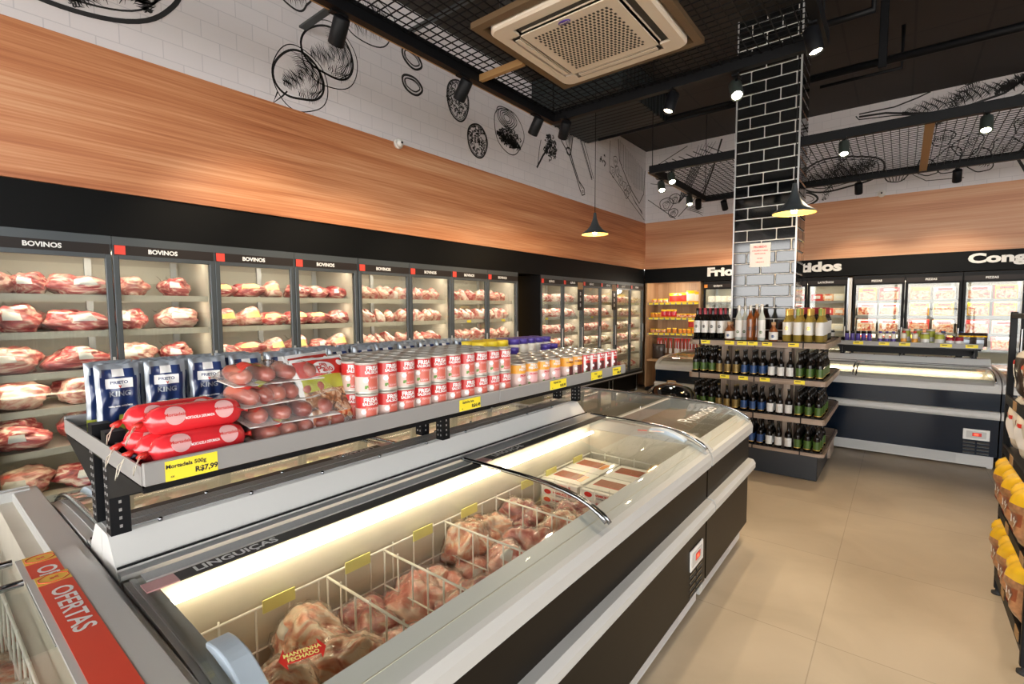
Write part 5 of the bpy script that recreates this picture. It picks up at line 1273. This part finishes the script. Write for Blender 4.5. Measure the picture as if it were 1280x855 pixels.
Sm = proto(bottle('small_liqueur_bottle', .040, .19, 'glass_amber', 'lab_white', 'carton', .55, .42, (.10, .50), .14, (.014, 'lab_blue', .28)))
BE = {c: proto(bottle('beer_bottle', .031, .262, 'glass_dark', m, 'lab_gold' if c == 'gold' else 'glass_dark', .52, .40, (.10, .42), .05, None, stripe='gold' if c != 'white' else None, n=16)) for c, m in (('green', 'lab_green'), ('gold', 'lab_gold'), ('blue', 'lab_blue'), ('white', 'lab_white'))}
z = SZ[0]+.002
for r_ in range(4):
    for c_ in range(4): place(W_red if (r_+c_) % 2 == 0 else W_foil, (-1.735+.080*c_, GY0+.075+.085*r_, z), (0, 0, random.uniform(-.15, .15)), 'red wine bottle, %s column, %s row from front, left end of top shelf' % (ORD[c_], ORD[r_]), 'red wine bottles')
for r_ in range(4):
    for c_ in range(4): place(W_wht if (r_+c_) % 2 == 0 else (W_grn if c_ % 2 else W_wht), (-.875+.092*c_, GY0+.075+.088*r_, z), (0, 0, random.uniform(-.15, .15)), 'white wine bottle, %s column, %s row from front, right end of top shelf' % (ORD[c_], ORD[r_]), 'white wine bottles')
for r_ in range(4, 9):
    for c_ in range(3): place(W_foil, (-.785+.088*c_, GY0+.085+.088*r_, z), (0, 0, 0), 'red-capped wine bottle, %s column, %s row back, right side of top shelf' % (ORD[c_], ORD[r_-4]), 'red wine bottles on the side of the top shelf')
for (pid, x, y, sc_, lab) in ((Sm, -1.405, .06, 1, 'small amber liqueur bottle left of the tall spirits'), (Sp1, -1.315, .075, 1, 'tall clear spirit bottle with white label, second of the middle group'), (Sp1, -1.275, .165, 1, 'tall clear spirit bottle in the second row of the middle group'), (Sp2, -1.205, .075, 1, 'tall amber spirit bottle in the middle of the top shelf'), (Sp2, -1.165, .165, 1.04, 'tall amber spirit bottle in second row, tallest of the middle group'), (Sp1, -1.10, .075, 1.02, 'tall white-labelled spirit bottle right of the amber one'), (Sm, -.99, .075, 1, 'small amber liqueur bottle right of the tall spirits'), (Sm, -1.405, .16, 1, 'small liqueur bottle in the second row, left'), (Sm, -1.01, .17, 1, 'small liqueur bottle in the second row, right')):
    place(pid, (x, GY0+y, z), (0, 0, 0), lab, 'spirit bottles in the middle of the top shelf', scale=sc_)
cols = ['green', 'green', 'green', 'gold', 'gold', 'gold', 'blue', 'blue', 'blue', 'white', 'white', 'white', 'green', 'green', 'green']
for li, z in enumerate(SZ[1:]):
    for c_, col in enumerate(cols):
        x = GX0+.065+.0822*c_
        if li == 2 and c_ < 3: nr = 2
        else: nr = 0
        side = (x < -1.53 or x > -.80)
        depth = (7 if li < 2 else 5) if side else (3 if c_ in (7, 10, 9, 4) else 2)
        if abs(x+1.47) < .065 or abs(x+.87) < .065: depth = 1
        for r_ in range(depth):
            place(BE[col], (x+random.uniform(-.004, .004), GY0+.05+.085*r_, z+.0125 if False else z+.001), (0, 0, random.uniform(0, 6)), 'beer bottle, %s label, %s bottle shelf, %s column, %s row' % (col, ['second', 'third', 'lowest'][li], ORD[c_], ORD[r_]), 'dark beer bottles with %s labels' % col)

# ------------------------------------------------------------------ kettle barbecue behind the freezer
kb = empty('kettle_barbecue', (-1.71, 4.62, 0), 'round black kettle barbecue standing behind the end freezer', 'barbecue')
MB().lathe([(.24, 0), (.237, .04), (.215, .10), (.16, .145), (.08, .168), (.001, .172)], 36, 'black_gloss', Matrix.Translation((0, 0, .75)), cap=False).build('lid', kb)
MB().lathe([(.02, .50), (.12, .52), (.20, .59), (.238, .69), (.242, .745)], 36, 'black_gloss', cap=False).lathe([(.246, .74), (.246, .755), (.238, .755)], 36, 'black_metal', cap=False).build('bowl', kb, fix=False)
MB().tube([(-.05, 0, .915), (-.035, 0, .945), (.035, 0, .945), (.05, 0, .915)], .009, 8, 'brass_wood').build('lid_handle', kb)
MB().tube([(-.24, 0, .72), (-.29, -.03, .74), (-.29, .03, .74), (-.24, .02, .72)], .008, 8, 'black_metal').build('side_handle', kb)
for a in (.5, 2.6, 4.7): MB().tube([(.12*math.cos(a), .12*math.sin(a), .53), (.27*math.cos(a), .27*math.sin(a), .012)], .011, 8, 'alu').build('leg', kb)

# ------------------------------------------------------------------ rear island: chest freezers along the back
BY = 6.75
nb1 = chest(2.42, [(.04, 1.24, 'b'), (1.21, 2.38, 'both')], strip='PEIXES', panel='panel_navy', label='navy chest freezer with curved lids along the rear aisle, grey spine behind', power=7)
nb1.location = (-1.62, BY, 0); nb1.rotation_euler = (0, 0, -PI/2)
nb0 = copy_tree(nb1); nb0.location = (.80, BY+1.82, 0); nb0.rotation_euler = (0, 0, PI/2); nb0['label'] = 'chest freezer on the hidden rear side of the rear island'
nb2 = chest(.95, [(.03, .92, 'b')], hump=False, D=1.82, strip=False, double=True, panel='panel_navy', label='end freezer at the right end of the rear island, beside the bag rack', led=False, vents=False)
nb2.location = (.81, BY, 0); nb2.rotation_euler = (0, 0, -PI/2)
nb3 = copy_tree(nb2); nb3.location = (-2.79, BY+.12, 0); nb3['label'] = 'navy end freezer seen left of the bottle shelf, behind the barbecue'
nb3.scale = (1, 1.2, .97)
rk2 = rack(1.32, [.04, 1.28], [], 'grey shelf of jars on the spine of the rear freezers', half=.39, zs=1.21, zb=1.059)
rk2.location = (-.62, BY+.91, 0); rk2.rotation_euler = (0, 0, -PI/2)
JZ = 1.2115; JY = BY+.91-.33
def jtag(x, k):
    o = MB().box(-.05, .05, -.002, 0, -.018, .018, 'yellow').box(-.035, .01, -.0026, -.002, .002, .010, 'ink').build('price_tag', None, (x, BY+.91-.39-.0135, 1.217)); tag(o, 'yellow price tag on the shelf of jars, %s from left' % ORD[k], 'price tag', 'price tags on the jar shelf')
for k, x in enumerate((-.40, -.15, .04, .40, .61)): jtag(x, k)
j1 = proto(jar('dark_blue_bottle', .022, .15, 'cap_purple', 'glass_dark', 'lab_white', neck=.9, cap_h=.03, lab_range=(.02, .22), cat='bottle', n=14))
j2 = proto(jar('cream_sauce_bottle', .026, .15, 'cream', 'cap_purple', 'cap_purple', neck=.55, cap_h=.03, lab_range=(.22, .42), cat='bottle', n=14))
j3 = proto(jar('red_capped_bottle', .028, .16, 'cream', 'red', 'can_orange', neck=.5, cap_h=.035, lab_range=(.12, .45), cat='bottle', n=14))
j4 = proto(jar('olive_jar', .044, .145, 'olive', 'tin', 'lab_white', neck=.85, cap_h=.02, lab_range=(.22, .5), n=16))
j5 = proto(jar('red_preserve_jar', .038, .10, 'foil_red', 'foil_red', 'lab_white', neck=.9, cap_h=.02, lab_range=(.25, .6), n=16))
j6 = proto(bag('dark_coffee_bag', .12, .15, .06, lambda u, v: 'bag_beans' if v > .8 else ('yellow_bag' if v > .7 else ('silver' if (v < .5 and .25 < u < .8) else 'bag_beans')), 'bag', 'bag', nx=8, nz=10))
for k in range(5): place(j1, (-.52+.056*k, JY, JZ), (0, 0, 0), 'dark blue bottle at the left of the jar shelf, %s from left' % ORD[k], 'dark blue bottles on the jar shelf')
for k in range(3): place(j2, (-.19+.062*k, JY, JZ), (0, 0, 0), 'cream bottle with purple band on the jar shelf, %s from left' % ORD[k], 'cream bottles with purple bands')
for k in range(2): place(j3, (.03+.10*k, JY, JZ), (0, 0, 0), 'bottle with red cap on the jar shelf, %s of two' % ['left', 'right'][k], 'red capped bottles')
for k in range(5): place(j4, ((.22+.125*k) if k < 2 else (.05+.11*(k-2)), JY+(0 if k < 2 else .10), JZ), (0, 0, 0), 'squat olive jar, %s' % ['front left', 'front right', 'rear row left', 'rear row middle', 'rear row right'][k], 'olive jars', scale=1 if k < 2 else (1, 1, 1.25))
for k in range(2): place(j5, (.435+.077*k, JY, JZ), (0, 0, 0), 'low dark red preserve jar, %s of two' % ['left', 'right'][k], 'red preserve jars')
j7 = proto(jar('blue_capped_jug', .034, .16, 'bag_white', 'lab_blue', None, neck=.6, cap_h=.03, n=14))
for k in range(2): place(j7, (.38+.15*k, JY+.11, JZ), (0, 0, 0), 'jug with dark blue cap behind the preserve jars, %s' % ['left', 'right'][k], 'blue capped jugs')
for k in range(2): place(j6, (.585+.115*k-.02, JY+.02, JZ), (0, 0, -PI/2), 'black coffee bag with yellow band, %s at the right of the jar shelf' % ['left', 'right'][k], 'coffee bags')
# second little shelf behind the wine
s2 = MB().box(0, .30, 0, .25, 0, .03, 'shelf_lip', c=.002).box(.13, .17, .1, .15, -.15, .0, 'black_metal').build('small_shelf', None, (-.96, BY+.78, 1.225)); tag(s2, 'short grey shelf between the wine bottles and the jar shelf', 'shelf')
jk = proto(jar('dark_jar', .033, .11, 'glass_dark', 'white_plastic', 'lab_white', neck=.8, cap_h=.02, n=14))
for k in range(4): place(jk, (-.92+.072*k, BY+.84, 1.2555), (0, 0, 0), 'little dark jar with pale cap, %s from left beside the wine bottles' % ORD[k], 'little dark jars')

# ------------------------------------------------------------------ coolers and niche on the back wall
bc = proto(cooler_proto(1.25, ['PIZZAS', 'PIZZAS'], [0, 0], dark=True, lights=3, depth=.66, deck_mat='shelf_lip', pw=.5))
for i, x in enumerate((-.60, .652)): place(bc, (x, WY, 0), (0, 0, -PI/2), ['black glass-door freezer of boxed food behind the jar shelf', 'black glass-door freezer of boxed food at the right edge'][i], 'boxed food freezers on the back wall')
bf = proto(cooler_proto(1.09, ['QUEIJOS', 'LATICÍNIOS'], [2, 0], dark=True, lights=3, depth=.66, deck_mat='shelf_lip', pw=.5))
for i, x in enumerate((-2.86, -1.76)): place(bf, (x, WY, 0), (0, 0, -PI/2), ['black glass-door cheese cooler left of the tiled column', 'black glass-door dairy cooler right behind the tiled column'][i], 'cheese coolers on the back wall')
o = MB().box(0, .04, -.03, 0, .45, 2.1, 'white_plastic', c=.004).box(-.02, 0, -.02, 0, .45, 2.1, 'chrome').build('door_jamb', None, (-.655, WY, 0)); tag(o, 'upright white post between the cheese cooler and the boxed food freezers', 'post')
def fbox(nm, w, h, t, mats, seed):
    e = empty(nm, (0, 0, 0), 'box', 'box'); MB().box(-w/2, w/2, -t/2, t/2, 0, h, mats[0], c=.002).build('carton', e)
    MB().box(-w*.46, w*.46, -t/2-.001, -t/2, h*.05, h*.68, mats[1]).box(-w*.30, w*.35, -t/2-.0012, -t/2, h*.74, h*.92, mats[2]).build('front_print', e); return e
FB = [proto(fbox('food_box', .24, .19, .035, ('red', 'print_mix', 'white'), 1)), proto(fbox('food_box', .22, .19, .035, ('yellow_bag', 'print_mix', 'red'), 2)), proto(fbox('food_box', .24, .18, .035, ('paper', 'print_mix', 'red'), 3)), proto(fbox('food_box', .23, .19, .035, ('orange_pack', 'print_mix', 'yellow'), 4))]
R = random.Random(4)
for d in range(4):
    for li in range(4):
        for k in range(2):
            for q in range(2):
                place(FB[R.randrange(4)], (-.60+.626*d+.175+.27*k+(.004 if d > 1 else 0), WY+.15+.06*q, LV[li]+.002 if li < 5 else DECK), (.10*-1, 0, R.uniform(-.06, .06)), 'frozen food box, %s box freezer door, %s shelf, %s, %s' % (ORD[d], LN[li], ['left', 'right'][k], ['front', 'back'][q]), 'frozen food boxes on the back wall')
# cheese and sliced packs
def flat_pack(mat, w=.16, h=.11, nm='dairy_pack'):
    e = empty(nm, (0, 0, 0), 'pack', 'pack'); MB().box(-w/2, w/2, -.015, .015, 0, h, mat, c=.004).build('wrapped_block', e); MB().box(-w*.3, w*.3, -.017, -.015, h*.3, h*.75, 'paper').build('label', e); return e
CP = [proto(flat_pack('cream')), proto(flat_pack('label_yellow')), proto(flat_pack('red')), proto(flat_pack('print_mix'))]
for d in range(4):
    for li in range(3 if d > 1 else 5):
        for k in range(3):
            place(CP[R.randrange(4)] if d > 0 else CP[0], (-2.86+.545*d+(.01 if d > 1 else 0)+.12+.155*k, WY+.14+.02*(k % 2), (LV+[DECK])[li]+.002), (-.15, 0, R.uniform(-.1, .1)), 'wrapped dairy pack, %s cheese cooler door, %s shelf, %s from left' % (ORD[d], LN[li], ORD[k]), 'dairy packs on the back wall')
# tall pale cheese bag seen between wine caps
# niche
nn = empty('niche_shelves', (-3.44, WY+.32, 0), 'honey wood niche shelves in the corner with red and yellow packets', 'shelf')
MB().box(-.54, .52, .26, .30, .08, 2.18, 'niche_wood').box(-.54, -.51, -.30, .26, .08, 2.18, 'niche_wood').box(.49, .52, -.30, .26, .08, 2.18, 'niche_wood').box(-.54, .52, -.30, .30, 2.15, 2.20, 'niche_wood').box(-.54, .52, -.26, .30, 0, .08, 'black_metal').build('cabinet', nn)
for z in (1.75, 1.46, 1.16):
    s = MB(); s.box(-.51, .49, -.26, .26, z-.022, z, 'niche_wood').box(-.51, .49, -.27, -.26, z-.04, z+.004, 'shelf_lip'); s = s.build('shelf', nn)
    MB().box(-.5, .48, -.2, -.19, z-.030, z-.023, 'led').build('light_strip', s)
MB().tube([(-.51, .05, 1.06), (.49, .05, 1.06)], .008, 8, 'alu').build('hanging_rail', nn)
MB().box(-.51, .49, -.26, .26, .60, .63, 'niche_wood').build('shelf', nn)
light('POINT', 'niche_light', (-3.44, WY+.02, 2.02), 7, WARMW, None, radius=.08)
for k, x in enumerate([-.44, -.33, -.22, -.11, .0, .11, .22, .33, .44]):
    for li, z in enumerate((1.75, 1.46, 1.16)):
        o = MB().box(-.04, .04, -.003, 0, -.016, .016, 'yellow').build('price_tag', None, (-3.44+x, WY+.32-.271, z-.016)); tag(o, 'yellow price tag in the corner niche, %s from left, %s shelf' % (ORD[k], LN[li]), 'price tag', 'price tags in the corner niche')
def snack(mat, w, h, t=.05, nm='snack_packet', s=2): return proto(bag(nm, w, h, t, lambda u, v: mat if (v < .8 and v > .15) else 'yellow_bag', 'packet', 'packet', seed=s, nx=7, nz=8))
SN = {'red': snack('red', .15, .16), 'tall': snack('red_gloss', .10, .14, s=4), 'cream': snack('cream', .17, .20, s=6), 'mix': snack('print_mix', .09, .07, .04, s=7), 'or': snack('orange_pack', .07, .09, .04, s=9)}
NX = -3.44; NY = WY+.16
def npk(kk, x, z, lab, sc_=1): place(SN[kk], (NX+x, NY, z+.002), (0, 0, -PI/2), lab, 'packets in the corner niche', scale=sc_*1.12)
npk('mix', -.42, 1.75, 'small packet, top niche shelf, first from left'); npk('mix', -.30, 1.75, 'small packet, top niche shelf, second from left'); npk('mix', -.19, 1.75, 'small packet, top niche shelf, third from left')
npk('red', -.03, 1.75, 'large red packet on the top niche shelf, left one'); npk('red', .13, 1.75, 'large red packet on the top niche shelf, right one', 1.05); npk('cream', .31, 1.75, 'cream coloured packet on the top niche shelf'); npk('cream', .44, 1.75, 'cream packet at the right end of the top niche shelf', .9)
for k in range(3): npk('or', -.45+.075*k, 1.46, 'small orange packet, middle niche shelf, %s from left' % ORD[k])
for k in range(3): npk('tall', -.22+.10*k, 1.46, 'tall red packet, middle niche shelf, %s of three' % ORD[k], 1.05)
for k in range(5): npk('mix', .08+.092*k, 1.46, 'small mixed packet right side of middle niche shelf, %s' % ORD[k])
for k in range(5): npk('mix' if k < 3 else 'or', -.44+.11*k, 1.16, 'small packet, lower niche shelf, %s from left' % ORD[k])
for k in range(5): npk('or', .11+.085*k, 1.16, 'small orange packet, right side of lower niche shelf, %s' % ORD[k], .9)
npk('red', .34, 1.26, 'dark red packet leaning above the orange ones, lower niche shelf', .95)
def knife():
    e = empty('barbecue_knife', (0, 0, 0), 'knife', 'knife')
    MB().box(-.026, .026, .004, .006, -.30, 0, 'red').box(-.026, .026, .003, .007, -.30, -.20, 'white').build('blister_card', e)
    MB().box(-.009, .009, -.008, .004, -.30, -.20, 'white_plastic', c=.003).build('grip', e)
    MB().prism([(-.010, -.20), (.010, -.20), (.012, -.10), (.0, -.035), (-.010, -.08)], -.001, .002, 'alu').build('blade', e)
    MB().tube([(0, .004, 0), (0, .002, .008), (0, -.004, .012)], .002, 6, 'alu').build('hook', e); return e
kn = proto(knife())
for k, x in enumerate((-.40, -.33, -.25, -.14, -.04, .02, .08, .16, .22, .28, .34, .42)):
    place(kn, (NX+x, WY+.355+(-.03 if k % 2 else 0), 1.05), (0, 0, 0), 'barbecue knife in a red card hanging in the corner niche, %s from left' % ORD[k], 'barbecue knives hanging in the corner niche')
o = bag('charcoal_bag', .26, .30, .10, lambda u, v: 'bag_beans', 'dark bag standing low at the left in the corner niche', 'bag', seed=5); o.location = (NX-.36, WY+.28, .632); o.rotation_euler = (0, 0, -PI/2)

# ------------------------------------------------------------------ bag rack at the right edge
RXX, RY0, RY1 = .49, 3.07, 3.86
br_ = empty('bag_rack', (RXX, RY0, 0), 'black steel rack of slanted shelves with snack bags at the right edge', 'shelf rack')
for (x, y) in ((0, 0), (0, RY1-RY0), (.75, 0), (.75, RY1-RY0)):
    p = MB().box(x-.014, x+.014, y-.014, y+.014, .035, 1.62, 'black_metal', c=.002).build('post', br_)
    MB().lathe([(.024, 0), (.024, .012), (.008, .016), (.008, .036)], 14, 'rubber', Matrix.Translation((x, y, 0))).build('foot', p)
for z in (.10, 1.60):
    for y in (0, RY1-RY0): MB().box(.014, .736, y-.012, y+.012, z-.012, z+.012, 'black_metal').build('cross_bar', br_)
    for x in (0, .75): MB().box(x-.012, x+.012, .014, RY1-RY0-.014, z-.012, z+.012, 'black_metal').build('cross_bar', br_)
def rshelf(z, drop):
    s = MB(); D = RY1-RY0
    s.add([(.0, .0, z), (.0, D, z), (.75, D, z+drop), (.75, 0, z+drop), (0, 0, z-.012), (0, D, z-.012), (.75, D, z+drop-.012), (.75, 0, z+drop-.012)], [(0, 1, 2, 3), (4, 7, 6, 5), (0, 4, 5, 1), (1, 5, 6, 2), (2, 6, 7, 3), (3, 7, 4, 0)], 'black_metal')
    s.box(-.018, -.006, .014, D-.014, z-.025, z+.02, 'black_metal').box(-.022, -.018, .02, .10, z-.02, z+.025, 'brass_wood').box(-.022, -.018, .42, .50, z-.02, z+.025, 'brass_wood').build('slanted_shelf', br_)
RS = [(.15, .12), (.50, .12), (.86, .12), (1.14, .10)]
for z, d in RS: rshelf(z, d)
yb = proto(bag('yellow_snack_bag', .26, .31, .16, lambda u, v: 'yellow_bag' if (v > .72 or (u < .3 and v > .3)) else ('brown_print' if (.42 < v < .62 and .3 < u < .85) else 'bag_brown'), 'bag', 'bag', seed=12, crumple=.02, text=[('Yoki', .055, 'white', .01, .145), ('K', .05, 'red', -.06, .07)]))
wbag = proto(bag('white_grain_bag', .22, .28, .12, lambda u, v: 'bag_white' if u < .45 or v > .85 else 'cream', 'bag', 'bag', seed=13, crumple=.012, text=[('#.045,.11', 1, 'white', -.05, .13), ('#.045,.02', 1, 'red', -.05, .19), ('#.045,.11', 1, 'white', .055, .13), ('#.045,.02', 1, 'red', .055, .19)]))
bb_ = proto(bag('black_bean_bag', .20, .26, .11, lambda u, v: 'bag_beans' if v < .88 else 'bag_white', 'bag', 'bag', seed=14, crumple=.01, text=[('#.045,.13', 1, 'white', -.03, .13), ('#.045,.02', 1, 'red', -.03, .20)]))
nb_ = proto(bag('peanut_bag', .20, .26, .11, lambda u, v: 'bag_nuts' if v < .88 else 'bag_white', 'bag', 'bag', seed=15, crumple=.01, text=[('#.04,.12', 1, 'white', -.04, .13), ('#.04,.02', 1, 'red', -.04, .19)]))
def onrack(pid, li, x, y, lab, grp, ry=-.15):
    z, d = RS[li]; place(pid, (RXX+x, RY0+y, z+d*x/.75+.012), (0, ry, PI), lab, grp)
for li in (0, 1):
    for k in range(3): onrack(yb, li, .05, .14+.25*k, 'yellow and brown snack bag, %s rack shelf, %s from the near post' % (['lowest', 'second'][li], ORD[k]), 'yellow snack bags', .12)
for k in range(3): onrack(wbag, 2, .055, .14+.25*k, 'white grain bag on the bag rack, %s from the near post' % ORD[k], 'white grain bags', .08)
onrack(nb_, 3, .06, .14, 'peanut bag nearest the near post on the upper rack shelf', 'upper rack bags', .08); onrack(nb_, 3, .06, .37, 'peanut bag next to the black beans on the upper rack shelf', 'upper rack bags', .08); onrack(bb_, 3, .06, .60, 'bag of black beans on the upper rack shelf', 'upper rack bags', .08)
